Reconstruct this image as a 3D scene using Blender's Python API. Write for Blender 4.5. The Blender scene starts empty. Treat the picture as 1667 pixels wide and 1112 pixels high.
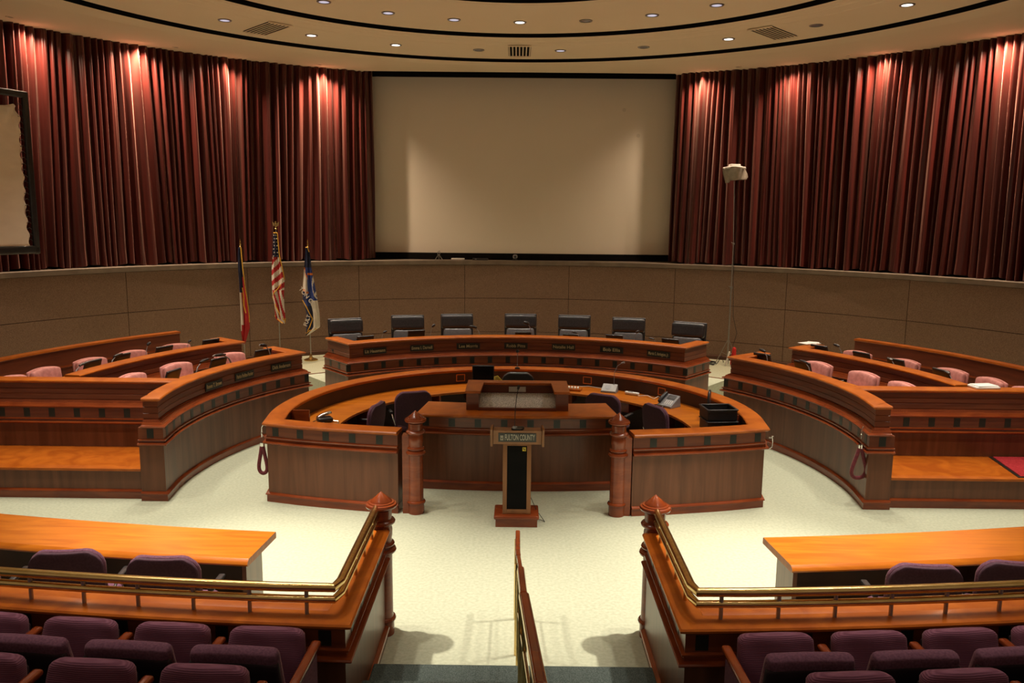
import bpy, math, random
from math import sin, cos, pi, radians as RD, sqrt, hypot, atan2
from mathutils import Matrix, Vector
random.seed(7)
S = bpy.context.scene
COL = S.collection
# ------------------------------------------------------------------ camera
cam = bpy.data.cameras.new('camera'); co = bpy.data.objects.new('camera', cam); COL.objects.link(co)
PITCH, ROLL, YAW, CAMH = RD(8.85), RD(.57), RD(.32), 3.6
fw = Vector((-sin(YAW)*cos(PITCH), cos(YAW)*cos(PITCH), -sin(PITCH)))
rt = Vector((cos(YAW), sin(YAW), 0)); up = rt.cross(fw)
r2 = cos(ROLL)*rt + sin(ROLL)*up; u2 = -sin(ROLL)*rt + cos(ROLL)*up
M = Matrix((r2, u2, -fw)).transposed().to_4x4(); M.translation = (0, 0, CAMH)
co.matrix_world = M
cam.sensor_width = 36; cam.lens = 1310/1667*36; cam.clip_end = 100; cam.clip_start = .05
S.camera = co
# ------------------------------------------------------------------ view and world
S.view_settings.view_transform = 'Standard'; S.view_settings.look = 'None'
S.view_settings.gamma = 1; S.view_settings.use_curve_mapping = False
S.view_settings.exposure = 0.12
w = bpy.data.worlds.new('world'); S.world = w; w.use_nodes = True
bg = w.node_tree.nodes['Background']; bg.inputs[0].default_value = (1.0, .76, .54, 1); bg.inputs[1].default_value = .21
S.cycles.max_bounces = 8; S.cycles.diffuse_bounces = 5; S.cycles.glossy_bounces = 3
S.cycles.use_denoising = True
S.cycles.sample_clamp_indirect = 4
CY0 = 10.5                                   # every curve of the well is struck from (0, CY0)
def at(az, r, z=0.0):
    a = RD(az); return Vector((r*sin(a), CY0 + r*cos(a), z))
# lamps: recessed downlights of the ceiling rings and the curtain washers
def spot(name, loc, target, energy, size, blend=.6, radius=.09, color=(1, .80, .56)):
    l = bpy.data.lights.new(name, 'SPOT'); l.energy = energy; l.spot_size = RD(size); l.spot_blend = blend
    l.shadow_soft_size = radius; l.color = color
    o = bpy.data.objects.new(name, l); COL.objects.link(o); o.location = loc
    o.rotation_euler = (Vector(target) - Vector(loc)).to_track_quat('-Z', 'Y').to_euler()
    return o
WARM = (1, .89, .75); WASH = (1, .73, .50)
for s in (-1, 1):
    for az, e, sz in ((131.7, 3200, 46), (146.3, 480, 70), (117, 480, 76), (102.4, 420, 82), (87.8, 360, 82), (160.9, 180, 70), (73, 380, 82), (58.5, 420, 82)):
        p = at(s*az, 4.64, 6.98); spot('downlight_lamp', p, (p.x-(s*1.35 if az == 131.7 else 0), p.y-(.2 if az == 131.7 else 0), 0), e, sz, 1, .09, WARM)
    for az, e in ((35.7, 380), (107.2, 330), (92.9, 260), (21.4, 360), (64.3, 260), (135.8, 250)):
        p = at(s*az, 6.8, 6.90); spot('downlight_lamp', p, (p.x, p.y, 0), e, 64 if az < 50 else 84, .9, .09, WARM)
for az, e in ((0, 360), (14.6, 280), (-14.6, 360)):
    p = at(az, 4.64, 6.98); spot('downlight_lamp', p, (p.x, p.y, 0), e, 84, .9, .09, WARM)
for az, e in ((-58.6, 240), (-47.6, 420), (-37.0, 190), (-25.5, 400), (24.0, 210), (34.6, 190), (45.4, 240), (57.8, 400)):
    e_ = abs(az) < 38; p = at(az, 11.10, 7.14); q = at(az*1.06 if abs(az) < 26 else az*1.12 if e_ else az, 11.2, 2.4); spot('curtain_washer_lamp', p, q, e*2.1, 128 if e_ else 146, 1, .05, WASH)
for x in (-3.0, 3.0):
    spot('gallery_fill', (x, 3.0, 7.0), (x*1.0, 3.8, 0), 620, 80, 1, .15, WARM)  # unseen fill spots, added to brighten the seats and the screen
# ------------------------------------------------------------------ materials
def mat(name, col, rough=.5, metal=0., spec=.5, coat=0., sheen=0., emis=None, es=0., noise=None, bump=0., col2=None, dist=0., aniso=None, ramp=(.35, .65)):
    m = bpy.data.materials.new(name); m.use_nodes = True; nt = m.node_tree; b = nt.nodes['Principled BSDF']
    def cc(c): return (*c, 1)
    b.inputs['Base Color'].default_value = cc(col); b.inputs['Roughness'].default_value = rough
    b.inputs['Metallic'].default_value = metal; b.inputs['Specular IOR Level'].default_value = spec
    if coat: b.inputs['Coat Weight'].default_value = coat; b.inputs['Coat Roughness'].default_value = .12
    if sheen:
        b.inputs['Sheen Weight'].default_value = sheen; b.inputs['Sheen Roughness'].default_value = .4
        b.inputs['Sheen Tint'].default_value = (1, .62, .5, 1)
    if emis: b.inputs['Emission Color'].default_value = cc(emis); b.inputs['Emission Strength'].default_value = es
    if noise:
        tc = nt.nodes.new('ShaderNodeTexCoord'); mp = nt.nodes.new('ShaderNodeMapping'); nz = nt.nodes.new('ShaderNodeTexNoise')
        nt.links.new(tc.outputs['Object'], mp.inputs['Vector']); nt.links.new(mp.outputs[0], nz.inputs['Vector'])
        mp.inputs['Scale'].default_value = noise; nz.inputs['Scale'].default_value = 1; nz.inputs['Detail'].default_value = 5
        nz.inputs['Distortion'].default_value = dist
        cr = nt.nodes.new('ShaderNodeValToRGB'); nt.links.new(nz.outputs[0], cr.inputs[0])
        cr.color_ramp.elements[0].position = ramp[0]; cr.color_ramp.elements[1].position = ramp[1]
        cr.color_ramp.elements[0].color = cc(col); cr.color_ramp.elements[1].color = cc(col2 or col)
        nt.links.new(cr.outputs[0], b.inputs['Base Color'])
        if bump:
            bp = nt.nodes.new('ShaderNodeBump'); bp.inputs['Strength'].default_value = bump; bp.inputs['Distance'].default_value = .01
            nt.links.new(nz.outputs[0], bp.inputs['Height']); nt.links.new(bp.outputs[0], b.inputs['Normal'])
    return m
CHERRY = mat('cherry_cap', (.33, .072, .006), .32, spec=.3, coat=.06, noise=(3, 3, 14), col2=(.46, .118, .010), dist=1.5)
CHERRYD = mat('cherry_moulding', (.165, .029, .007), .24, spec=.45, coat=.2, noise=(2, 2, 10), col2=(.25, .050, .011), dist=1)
TOPW = mat('cherry_lit', (.38, .098, .007), .29, spec=.3, coat=.08, noise=(1.2, 9, 3), col2=(.52, .155, .011), dist=1.2)  # same cherry as the caps, colour brightened for stronger light on it
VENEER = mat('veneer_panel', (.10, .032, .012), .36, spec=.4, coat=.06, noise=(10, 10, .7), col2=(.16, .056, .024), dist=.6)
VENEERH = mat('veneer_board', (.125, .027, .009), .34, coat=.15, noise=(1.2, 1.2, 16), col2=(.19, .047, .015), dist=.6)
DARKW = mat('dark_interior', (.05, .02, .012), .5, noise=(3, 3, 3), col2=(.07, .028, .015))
INLAY = mat('black_inlay', (.012, .013, .010), .35)
CARPET = mat('pale_carpet', (.40, .425, .315), .95, spec=.1, noise=(30, 30, 30), col2=(.475, .50, .375), bump=.1)
GREEN = mat('green_carpet', (.045, .06, .055), .95, spec=.1, noise=(120, 120, 120), col2=(.11, .135, .125), bump=.4)
WALLF = mat('wall_fabric', (.19, .124, .088), .95, spec=.1, noise=(55, 55, 55), col2=(.285, .193, .142), bump=.5)
LEDGE = mat('ledge_grey', (.15, .115, .085), .7, noise=(3, 3, 3), col2=(.20, .155, .115))
SEAM = mat('seam_dark', (.03, .018, .01), .9, noise=(5, 5, 5), col2=(.04, .024, .014))
BASEB = mat('baseboard_brown', (.08, .03, .018), .5, noise=(5, 5, 5), col2=(.1, .04, .02))
CEIL = mat('ceiling_plaster', (.84, .71, .52), .9, spec=.1, noise=(.5, .5, .5), col2=(.87, .74, .55))
BLACK = mat('black_cloth', (.006, .006, .006), .9, spec=.1, noise=(6, 6, 6), col2=(.009, .008, .008))
BLACKP = mat('black_plastic', (.012, .012, .013), .38, noise=(20, 20, 20), col2=(.018, .018, .02))
LEATHER = mat('black_leather', (.014, .014, .016), .36, spec=.6, noise=(40, 40, 40), col2=(.026, .026, .03), bump=.15)
LEATHERLIT = mat('black_leather_lit', (.07, .072, .08), .34, spec=.7, noise=(40, 40, 40), col2=(.10, .102, .112), bump=.15)  # black leather with its overhead reflection painted in as lighter grey
CURT = mat('burgundy_velvet', (.042, .004, .003), .33, spec=.55, sheen=.34, noise=(7, 7, .25), col2=(.085, .011, .008), bump=.1)
SCREEN = mat('screen_white', (.78, .715, .61), .85, spec=.1, noise=(.25, .25, .25), col2=(.82, .755, .65))
SCREEN2 = mat('screen_cream', (.74, .66, .53), .8, spec=.1, noise=(3, 3, 6), col2=(.80, .72, .58), bump=.4)
GREYM = mat('side_mask_grey', (.66, .60, .51), .85, spec=.1, noise=(1, 1, 1), col2=(.70, .64, .54))
PINK = mat('pink_velvet', (.50, .19, .165), .8, sheen=.3, noise=(16, 16, 16), col2=(.64, .27, .235), bump=.2)
PURPLE = mat('purple_wool', (.11, .046, .076), .9, spec=.2, sheen=.15, noise=(70, 70, 70), col2=(.165, .07, .11), bump=.2)
PURPLEB = mat('purple_shell', (.062, .030, .045), .8, spec=.2, noise=(60, 60, 60), col2=(.082, .040, .058))
DARKSH = mat('dark_seat_pan', (.020, .011, .015), .7, spec=.2, noise=(10, 10, 10), col2=(.028, .016, .021))
BRASS = mat('brass', (.62, .42, .15), .24, 1, noise=(6, 30, 30), col2=(.78, .56, .24))
GOLDF = mat('gold_fringe', (.62, .34, .03), .7, noise=(60, 60, 60), col2=(.8, .48, .06))
CHROME = mat('chrome', (.72, .71, .70), .18, 1, noise=(5, 5, 5), col2=(.8, .8, .8))
STEEL = mat('grey_steel', (.30, .29, .27), .35, .8, noise=(9, 9, 9), col2=(.38, .37, .35))
FELT = mat('grey_felt', (.30, .29, .27), .95, spec=.1, noise=(70, 70, 70), col2=(.62, .60, .57), bump=.3, ramp=(.42, .58))
PLATE = mat('brushed_plate', (.50, .47, .43), .45, .3, noise=(5, 5, 60), col2=(.58, .55, .5))
WHITE = mat('white_plastic', (.78, .76, .72), .5, noise=(5, 5, 5), col2=(.84, .82, .78))
GREYP = mat('grey_plastic', (.20, .20, .21), .4, noise=(9, 9, 9), col2=(.25, .25, .26))
YELLOW = mat('yellow_cable', (.75, .60, .04), .5, noise=(5, 5, 5), col2=(.82, .66, .06))
ORANGE = mat('orange_trim', (.75, .20, .03), .5, noise=(5, 5, 5), col2=(.8, .24, .04))
REDC = mat('red_cloth', (.50, .012, .012), .8, noise=(9, 9, 9), col2=(.6, .02, .018))
ROPE = mat('maroon_rope', (.10, .010, .018), .8, sheen=.3, noise=(40, 40, 40), col2=(.16, .018, .03))
MATR = mat('red_mat', (.28, .018, .022), .95, spec=.1, noise=(60, 60, 60), col2=(.40, .035, .04), bump=.3)
GOLDT = mat('gold_lettering', (.42, .33, .16), .5, noise=(5, 5, 5), col2=(.48, .38, .2))
LENS = mat('lamp_lens', (.30, .30, .36), .25, .3, noise=(60, 60, 60), col2=(.5, .5, .58))
LENSON = mat('lamp_lens_lit', (.8, .8, .8), .3, emis=(1, .93, .85), es=3.2)
LENSBLUE = mat('lamp_lens_bluish', (.5, .5, .6), .3, emis=(.8, .78, 1), es=.55)  # mostly unlit lenses; weak bluish emission stands in for their reflections
FNAVY = mat('flag_navy', (.014, .020, .060), .8, noise=(9, 9, 9), col2=(.02, .028, .08))
FBLUE = mat('flag_blue', (.022, .045, .22), .8, noise=(9, 9, 9), col2=(.03, .06, .27))
FRED = mat('flag_red', (.36, .012, .018), .8, noise=(9, 9, 9), col2=(.43, .018, .025))
FWHITE = mat('flag_white', (.62, .58, .52), .8, noise=(9, 9, 9), col2=(.68, .64, .57))
FSILV = mat('reflector_cloth', (.26, .235, .19), .45, noise=(9, 9, 9), col2=(.36, .32, .26), bump=.5)
def ribbed():
    m = mat('purple_ribbed', (.12, .042, .075), .9, spec=.2, sheen=.15); nt = m.node_tree; b = nt.nodes['Principled BSDF']
    tc = nt.nodes.new('ShaderNodeTexCoord'); wv = nt.nodes.new('ShaderNodeTexWave'); wv.wave_type = 'BANDS'; wv.bands_direction = 'Z'
    wv.inputs['Scale'].default_value = 30; wv.inputs['Distortion'].default_value = .6; wv.inputs['Detail'].default_value = 1
    nt.links.new(tc.outputs['Object'], wv.inputs['Vector'])
    cr = nt.nodes.new('ShaderNodeValToRGB'); cr.color_ramp.elements[0].color = (.13, .044, .076, 1); cr.color_ramp.elements[1].color = (.20, .078, .122, 1)
    nt.links.new(wv.outputs[0], cr.inputs[0]); nt.links.new(cr.outputs[0], b.inputs['Base Color'])
    bp = nt.nodes.new('ShaderNodeBump'); bp.inputs['Strength'].default_value = .2; bp.inputs['Distance'].default_value = .01
    nt.links.new(wv.outputs[0], bp.inputs['Height']); nt.links.new(bp.outputs[0], b.inputs['Normal']); return m
RIB = ribbed()
# ------------------------------------------------------------------ mesh helpers
class MB:
    def __init__(s, mx=False): s.v = []; s.f = []; s.m = []; s.mx = mx
    def add(s, vs, fs, T=None, mi=0):
        n = len(s.v); s.v += [tuple(T @ Vector(p)) if T else tuple(p) for p in vs]
        s.f += [tuple(i+n for i in f) for f in fs]; s.m += [mi]*len(fs); return s
    def box(s, x, y, z, sx, sy, sz, rz=0, rx=0, ry=0, mi=0):
        T = Matrix.Translation((x, y, z)) @ Matrix.Rotation(rz, 4, 'Z') @ Matrix.Rotation(rx, 4, 'X') @ Matrix.Rotation(ry, 4, 'Y')
        a, b, c = sx/2, sy/2, sz/2
        vs = [(i*a, j*b, k*c) for k in (-1, 1) for j in (-1, 1) for i in (-1, 1)]
        return s.add(vs, [(0, 2, 3, 1), (4, 5, 7, 6), (0, 1, 5, 4), (2, 6, 7, 3), (0, 4, 6, 2), (1, 3, 7, 5)], T, mi)
    def prism(s, pts, z0, z1, T=None):
        a = sum(pts[i][0]*pts[(i+1) % len(pts)][1] - pts[(i+1) % len(pts)][0]*pts[i][1] for i in range(len(pts)))
        if a < 0: pts = pts[::-1]
        n = len(pts); vs = [(x, y, z0) for x, y in pts] + [(x, y, z1) for x, y in pts]
        return s.add(vs, [tuple(range(n-1, -1, -1)), tuple(range(n, 2*n))] + [(i, (i+1) % n, n+(i+1) % n, n+i) for i in range(n)], T)
    def sweep(s, path, prof, closed=False):
        """solid of closed profile (d, z) along a plan path; the front of the profile is on the path's right"""
        n, k = len(path), len(prof); vs = []
        for i, (x, y) in enumerate(path):
            def dr(a, b): dx, dy = b[0]-a[0], b[1]-a[1]; l = hypot(dx, dy) or 1; return dx/l, dy/l
            if closed: d0 = dr(path[i-1], path[i]); d1 = dr(path[i], path[(i+1) % n])
            else:
                d0 = dr(path[i-1], path[i]) if i else dr(path[0], path[1]); d1 = dr(path[i], path[i+1]) if i < n-1 else d0
            n0 = (-d0[1], d0[0]); n1 = (-d1[1], d1[0]); mx, my = n0[0]+n1[0], n0[1]+n1[1]; l2 = (mx*mx+my*my)/2 or 1
            mx, my = mx/l2, my/l2
            for d, z in prof: vs.append((x+mx*d, y+my*d, z))
        fs = []
        for i in range(n if closed else n-1):
            j = (i+1) % n
            for a in range(k): b = (a+1) % k; fs.append((i*k+a, i*k+b, j*k+b, j*k+a))
        if not closed: fs += [tuple(range(k-1, -1, -1)), tuple((n-1)*k+a for a in range(k))]
        ar = sum(prof[a][0]*prof[(a+1) % k][1]-prof[(a+1) % k][0]*prof[a][1] for a in range(k))
        if ar < 0: fs = [f[::-1] for f in fs]
        return s.add(vs, fs)
    def lathe(s, prof, c=(0, 0, 0), n=32, T=None, mi=0):
        k = len(prof); vs = [(c[0]+r*cos(2*pi*i/n), c[1]+r*sin(2*pi*i/n), c[2]+z) for i in range(n) for r, z in prof]
        fs = [(i*k+a, ((i+1) % n)*k+a, ((i+1) % n)*k+a+1, i*k+a+1) for i in range(n) for a in range(k-1)]
        if prof[0][0] > 1e-6: fs.append(tuple(i*k for i in range(n-1, -1, -1)))
        if prof[-1][0] > 1e-6: fs.append(tuple(i*k+k-1 for i in range(n)))
        return s.add(vs, fs, T, mi)
    def tube(s, pts, r, n=8, mi=0):
        pts = [Vector(p) for p in pts]; vs = []; N = None; m = len(pts)
        for i, p in enumerate(pts):
            t = ((pts[i+1]-p).normalized() if i < m-1 else Vector()) + ((p-pts[i-1]).normalized() if i else Vector()); t.normalize()
            if N is None: N = t.orthogonal().normalized()
            else: N = (N - t*N.dot(t)).normalized()
            B = t.cross(N); rr = r[i] if isinstance(r, (list, tuple)) else r
            for a in range(n): vs.append(p + (N*cos(2*pi*a/n) + B*sin(2*pi*a/n))*rr)
        fs = [(i*n+a, i*n+(a+1) % n, (i+1)*n+(a+1) % n, (i+1)*n+a) for i in range(m-1) for a in range(n)]
        fs += [tuple(range(n-1, -1, -1)), tuple((m-1)*n+a for a in range(n))]
        return s.add(vs, fs, None, mi)
    def rbox(s, w, d, h, r, fn=None, nx=4, ny=1, nz=4, T=None, mi=0):
        """rounded box centred on the origin, optionally bent by fn(x, y, z)"""
        r = min(r, w/2, d/2, h/2)
        def ax(L, k):
            h_ = L/2; a = [-h_, -h_+.3*r, -h_+r]; b = [h_-r, h_-.3*r, h_]
            mid = [(-h_+r)+(L-2*r)*i/(k+1) for i in range(1, k+1)]
            out = []
            for q in a+mid+b:
                if not out or q-out[-1] > 1e-5: out.append(q)
            return out
        X, Y, Z = ax(w, nx), ax(d, ny), ax(h, nz); idx = {}; vs = []; fs = []
        def V(i, j, k):
            if (i, j, k) not in idx:
                p = Vector((X[i], Y[j], Z[k])); c = Vector((max(-w/2+r, min(w/2-r, p.x)), max(-d/2+r, min(d/2-r, p.y)), max(-h/2+r, min(h/2-r, p.z))))
                q = p-c
                if q.length > 1e-7: p = c+q.normalized()*r
                if fn: p = Vector(fn(p.x, p.y, p.z))
                idx[(i, j, k)] = len(vs); vs.append(p)
            return idx[(i, j, k)]
        a, b, c = len(X)-1, len(Y)-1, len(Z)-1
        for i in range(a):
            for j in range(b):
                fs.append((V(i, j, 0), V(i, j+1, 0), V(i+1, j+1, 0), V(i+1, j, 0))); fs.append((V(i, j, c), V(i+1, j, c), V(i+1, j+1, c), V(i, j+1, c)))
        for i in range(a):
            for k in range(c):
                fs.append((V(i, 0, k), V(i+1, 0, k), V(i+1, 0, k+1), V(i, 0, k+1))); fs.append((V(i, b, k), V(i, b, k+1), V(i+1, b, k+1), V(i+1, b, k)))
        for j in range(b):
            for k in range(c):
                fs.append((V(0, j, k), V(0, j, k+1), V(0, j+1, k+1), V(0, j+1, k))); fs.append((V(a, j, k), V(a, j+1, k), V(a, j+1, k+1), V(a, j, k+1)))
        return s.add(vs, fs, T, mi)
    def build(s, name, m, parent=None, smooth=True, bevel=0, ang=35):
        vs, fs = s.v, s.f
        if s.mx: vs = [(-x, y, z) for x, y, z in vs]; fs = [f[::-1] for f in fs]
        me = bpy.data.meshes.new(name); me.from_pydata(vs, [], fs); me.update()
        ms = m if isinstance(m, (list, tuple)) else [m]
        for q in ms: me.materials.append(q)
        if len(ms) > 1: me.polygons.foreach_set('material_index', s.m)
        if smooth:
            me.polygons.foreach_set('use_smooth', [True]*len(me.polygons)); me.set_sharp_from_angle(angle=RD(ang))
        o = bpy.data.objects.new(name, me); COL.objects.link(o)
        if parent is not None:
            o.parent = parent
            if parent.get('_w'): o.location = -parent.location
        if bevel:
            b = o.modifiers.new('bevel', 'BEVEL'); b.width = bevel; b.segments = 2; b.limit_method = 'ANGLE'; b.angle_limit = RD(40)
        return o
def tag(o, label, cat, group=None):
    o['label'] = label; o['category'] = cat
    if group: o['group'] = group
    return o
def thing(name, label, cat, loc=(0, 0, 0), rz=0, group=None, world=False):
    """an Empty at the thing's base; world=True when its parts are drawn in room coordinates"""
    o = bpy.data.objects.new(name, None); COL.objects.link(o); o.location = loc; o.rotation_euler = (0, 0, rz)
    o.empty_display_size = .1
    if world: o['_w'] = 1
    return tag(o, label, cat, group)
def struct(o): o['kind'] = 'structure'; return o
def kids(o): return [c for c in bpy.data.objects if c.parent is o]
def copy_tree(o, parent=None):
    c = o.copy(); COL.objects.link(c)
    if parent is not None: c.parent = parent
    for ch in kids(o): copy_tree(ch, c)
    return c
class Proto:
    """first use moves the built thing itself, later uses copy it with its parts"""
    def __init__(s, o): s.o = o; s.used = False
    def place(s, loc, rz, label, group=None):
        o = copy_tree(s.o) if s.used else s.o; s.used = True
        o.location = loc; o.rotation_euler = (0, 0, rz); o['label'] = label
        if group: o['group'] = group
        return o
def arc(a0, a1, r, n=None, c=(0, CY0)):
    n = n or max(2, int(abs(a1-a0)/1.2))
    return [(c[0]+r*sin(RD(a0+(a1-a0)*i/n)), c[1]+r*cos(RD(a0+(a1-a0)*i/n))) for i in range(n+1)]
def carc(a0, a1, r, n, clear=.38):
    p_ = arc(a0, a1, r, n); e0, e1 = p_[0], p_[-1]
    return [e0] + [q for q in p_[1:-1] if hypot(q[0]-e0[0], q[1]-e0[1]) > clear and hypot(q[0]-e1[0], q[1]-e1[1]) > clear] + [e1]
def farc(x0, x1, R, yc, n=16):
    return [(x0+(x1-x0)*i/n, yc-sqrt(R*R-(x0+(x1-x0)*i/n)**2)) for i in range(n+1)]
def text_mesh(body, size, parent, m, T, name='lettering', bold=0.0, ext=.002, wmax=None):
    cu = bpy.data.curves.new(name, 'FONT'); cu.body = body; cu.size = size; cu.align_x = 'CENTER'; cu.align_y = 'CENTER'; cu.extrude = ext; cu.offset = bold
    t = bpy.data.objects.new(name, cu); COL.objects.link(t)
    me = bpy.data.meshes.new_from_object(t.evaluated_get(bpy.context.evaluated_depsgraph_get()))
    bpy.data.objects.remove(t); bpy.data.curves.remove(cu)
    if wmax:
        xs = [v.co.x for v in me.vertices]; wd = max(xs)-min(xs)
        for v in me.vertices: v.co.x *= wmax/wd
    me.transform(T); me.materials.clear(); me.materials.append(m); me.name = name
    o = bpy.data.objects.new(name, me); COL.objects.link(o); o.parent = parent
    if parent.get('_w'): o.location = -parent.location
    return o
# ------------------------------------------------------------------ shell
f = MB(); f.box(0, 11, -.1, 30, 26, .2); fo = struct(f.build('floor', CARPET, smooth=False))
# round fabric wall below the curtains, in panels of 14.3 degrees
b = MB(); b.sweep(arc(-110, 110, 11.30, 120), [(0, 0), (0, 2.30), (.5, 2.30), (.5, 0)][::-1])
wl = struct(b.build('wall_back', SEAM))
PZ = [(.10, .47), (.48, 1.39), (1.40, 2.295)]
p = MB()
for k in range(-7, 7):
    a0, a1 = 7.1+14.3*k, 7.1+14.3*(k+1)
    for z0, z1 in PZ:
        p.sweep(arc(a0+.03, a1-.03, 11.27, 12), [(0, z0+.006), (.006, z0), (.05, z0), (.05, z1), (.006, z1), (0, z1-.006)])
p.build('fabric_panel', WALLF, wl)
p = MB(); p.sweep(arc(-105, 105, 11.235, 110), [(0, 0), (0, .09), (.02, .10), (.05, .10), (.05, 0)])
struct(p.build('baseboard_back', BASEB))
p = MB(); p.sweep(arc(-110, 110, 11.22, 120), [(0, 2.31), (0, 2.405), (.015, 2.42), (1.35, 2.42), (1.35, 2.30), (.012, 2.30)])
struct(p.build('trim_1', LEDGE))
# wall behind the curtains and the black recess of the screen
p = MB(); p.sweep(arc(-115, 115, 12.55, 90), [(0, 2.2), (0, 7.6), (.2, 7.6), (.2, 2.2)]); struct(p.build('wall_upper', BLACK))
# ceiling: round rings with dark slots between them
def ring(name, prof, n=160, m=CEIL, a0=-180, a1=180):
    k = len(prof); b = MB(); vs = []; fs = []
    for i in range(n):
        a = 2*pi*i/n
        for r, z in prof: vs.append((r*sin(a), CY0+r*cos(a), z))
    for i in range(n):
        for a in range(k-1): fs.append((i*k+a, i*k+a+1, ((i+1) % n)*k+a+1, ((i+1) % n)*k+a))
    b.add(vs, fs); return b.build(name, m, ang=20)
def steps(r0, z0, out=1):
    """three shallow ridges near the slot"""
    pr = []
    for i in range(3): pr += [(r0+out*(.10+.13*i), z0+.018*i), (r0+out*(.12+.13*i), z0+.018*(i+1))]
    return pr
cl = struct(ring('ceiling', [(7.86, 6.93), (7.92, 6.93)] + steps(7.9, 6.93) + [(8.6, 6.985), (8.62, 7.0), (11.36, 7.205), (12.9, 7.24)]))
CLAMPED = set()
for v_ in cl.data.vertices:                      # straight edge of the soffit over the screen
    if v_.co.y > 21.12 and abs(v_.co.x) < 4.25 and v_.co.z > 7.1: v_.co.z = 7.19; v_.co.y = 21.12; CLAMPED.add(v_.index)
for p_ in cl.data.polygons:
    if CLAMPED & set(p_.vertices): p_.use_smooth = False
for o_ in (ring('ceiling_ring', [(5.72, 7.0), (5.78, 7.0), (5.86, 7.0), (5.88, 6.988), (5.99, 6.988), (6.01, 6.978), (6.3, 6.978), (6.32, 6.97), (7.70, 6.97), (7.70, 7.1)]),
           ring('ceiling_ring', [(3.42, 7.06), (3.5, 7.06), (3.52, 7.05), (3.66, 7.05), (3.68, 7.045), (3.9, 7.045), (3.92, 7.04), (5.56, 7.04), (5.56, 7.2)]),
           ring('ceiling_ring', [(.01, 7.12), (3.22, 7.12), (3.22, 7.3)]),
           ring('slot_lining', [(7.865, 6.932), (7.865, 7.6)], m=BLACK), ring('slot_lining', [(5.725, 7.002), (5.725, 7.6)], m=BLACK), ring('slot_lining', [(3.425, 7.062), (3.425, 7.6)], m=BLACK)):
    o_.parent = cl
bk = ring('slot_backing', [(.01, 7.6), (13.2, 7.6)], m=BLACK, n=90); bk.parent = cl
# downlights
def downlight(i, az, R, z, m, lbl):
    p0 = at(az, R, z); z -= .0; t = thing('ceiling_downlight', lbl, 'ceiling light', p0, -RD(az), 'round recessed downlights in the ceiling rings')
    b = MB(); b.lathe([(.085, .01), (.085, -.012), (.115, -.012), (.12, 0.0), (.12, .01)], n=24); b.build('trim_ring', STEEL, t)
    b = MB(); b.lathe([(0.0001, -.004), (.086, -.004), (.086, .01), (.0001, .01)], n=24); b.build('lens', m, t)
DL = [(-64.3, 6.8, LENS, 'dark'), (-50, 6.8, LENSBLUE, 'faint bluish'), (-35.7, 6.8, LENSON, 'lit'), (-21.4, 6.8, LENSON, 'lit'), (-7.1, 6.8, LENS, 'unlit'), (7.1, 6.8, LENSBLUE, 'faint bluish'), (21.4, 6.8, LENS, 'unlit'), (35.7, 6.8, LENSON, 'lit'), (50, 6.8, LENS, 'unlit grey'), (64.3, 6.8, LENSON, 'lit')]
nth = ['', 'leftmost', 'second from the left', 'third from the left', 'fourth from the left', 'fifth from the left', 'sixth from the left', 'seventh from the left', 'eighth from the left', 'ninth from the left', 'tenth from the left']
for i, (az, R, m, s) in enumerate(DL[1:]): downlight(i, az, R, 6.97, m, '%s round downlight in the outer ceiling ring, %s of that row' % (s, nth[i+1]))
D2 = [(-43.8, LENSBLUE), (-29.3, LENSBLUE), (-14.6, LENSBLUE), (0, LENSON), (14.6, LENS), (29.3, LENSBLUE), (43.8, LENSBLUE)]
for i, (az, m) in enumerate(D2): downlight(i, az, 4.64, 7.04, m, 'round downlight in the inner ceiling ring, %s of that row' % nth[i+1])
for az, lb in ((-61.7, 'far left above the portable screen'), (-44.1, 'left above the second bright curtain streak'), (-26.6, 'above the curtain streak left of the big screen'), (28.9, 'right of the big screen above the curtain'), (42.2, 'far right above the curtain')):
    p0 = at(az, 10.72, 7.158); t = thing('soffit_spotlight', 'small round spotlight in the outer soffit, ' + lb, 'ceiling light', p0, 0, 'small spotlights in the outer soffit')
    b = MB(); b.lathe([(.05, .01), (.05, -.012), (.075, -.012), (.08, .005), (.08, .01)], n=20); b.build('trim_ring', CEIL, t)
    b = MB(); b.lathe([(.0001, -.004), (.05, -.004), (.05, .01), (.0001, .01)], n=20); b.build('lens', STEEL, t)
for az, lb in ((-43, 'slanted slatted air vent in the ceiling left of the big screen'), (0, 'slatted air vent in the ceiling above the big screen'), (43, 'slanted slatted air vent in the ceiling right of the big screen')):
    p0 = at(az, 6.8, 6.97); t = thing('ceiling_vent', lb, 'vent', p0, -RD(az), 'slatted vents in the outer ceiling ring')
    b = MB(); b.box(0, 0, -.004, .46, 1.02, .012); b.build('backing', BLACK, t, False)
    b = MB()
    for i in range(7): b.box(-.21+.07*i, 0, -.012, .022, 1.04, .014)
    b.box(0, .52, -.014, .47, .03, .022); b.box(0, -.52, -.014, .47, .03, .022); b.build('slats', CEIL, t, False)
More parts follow.
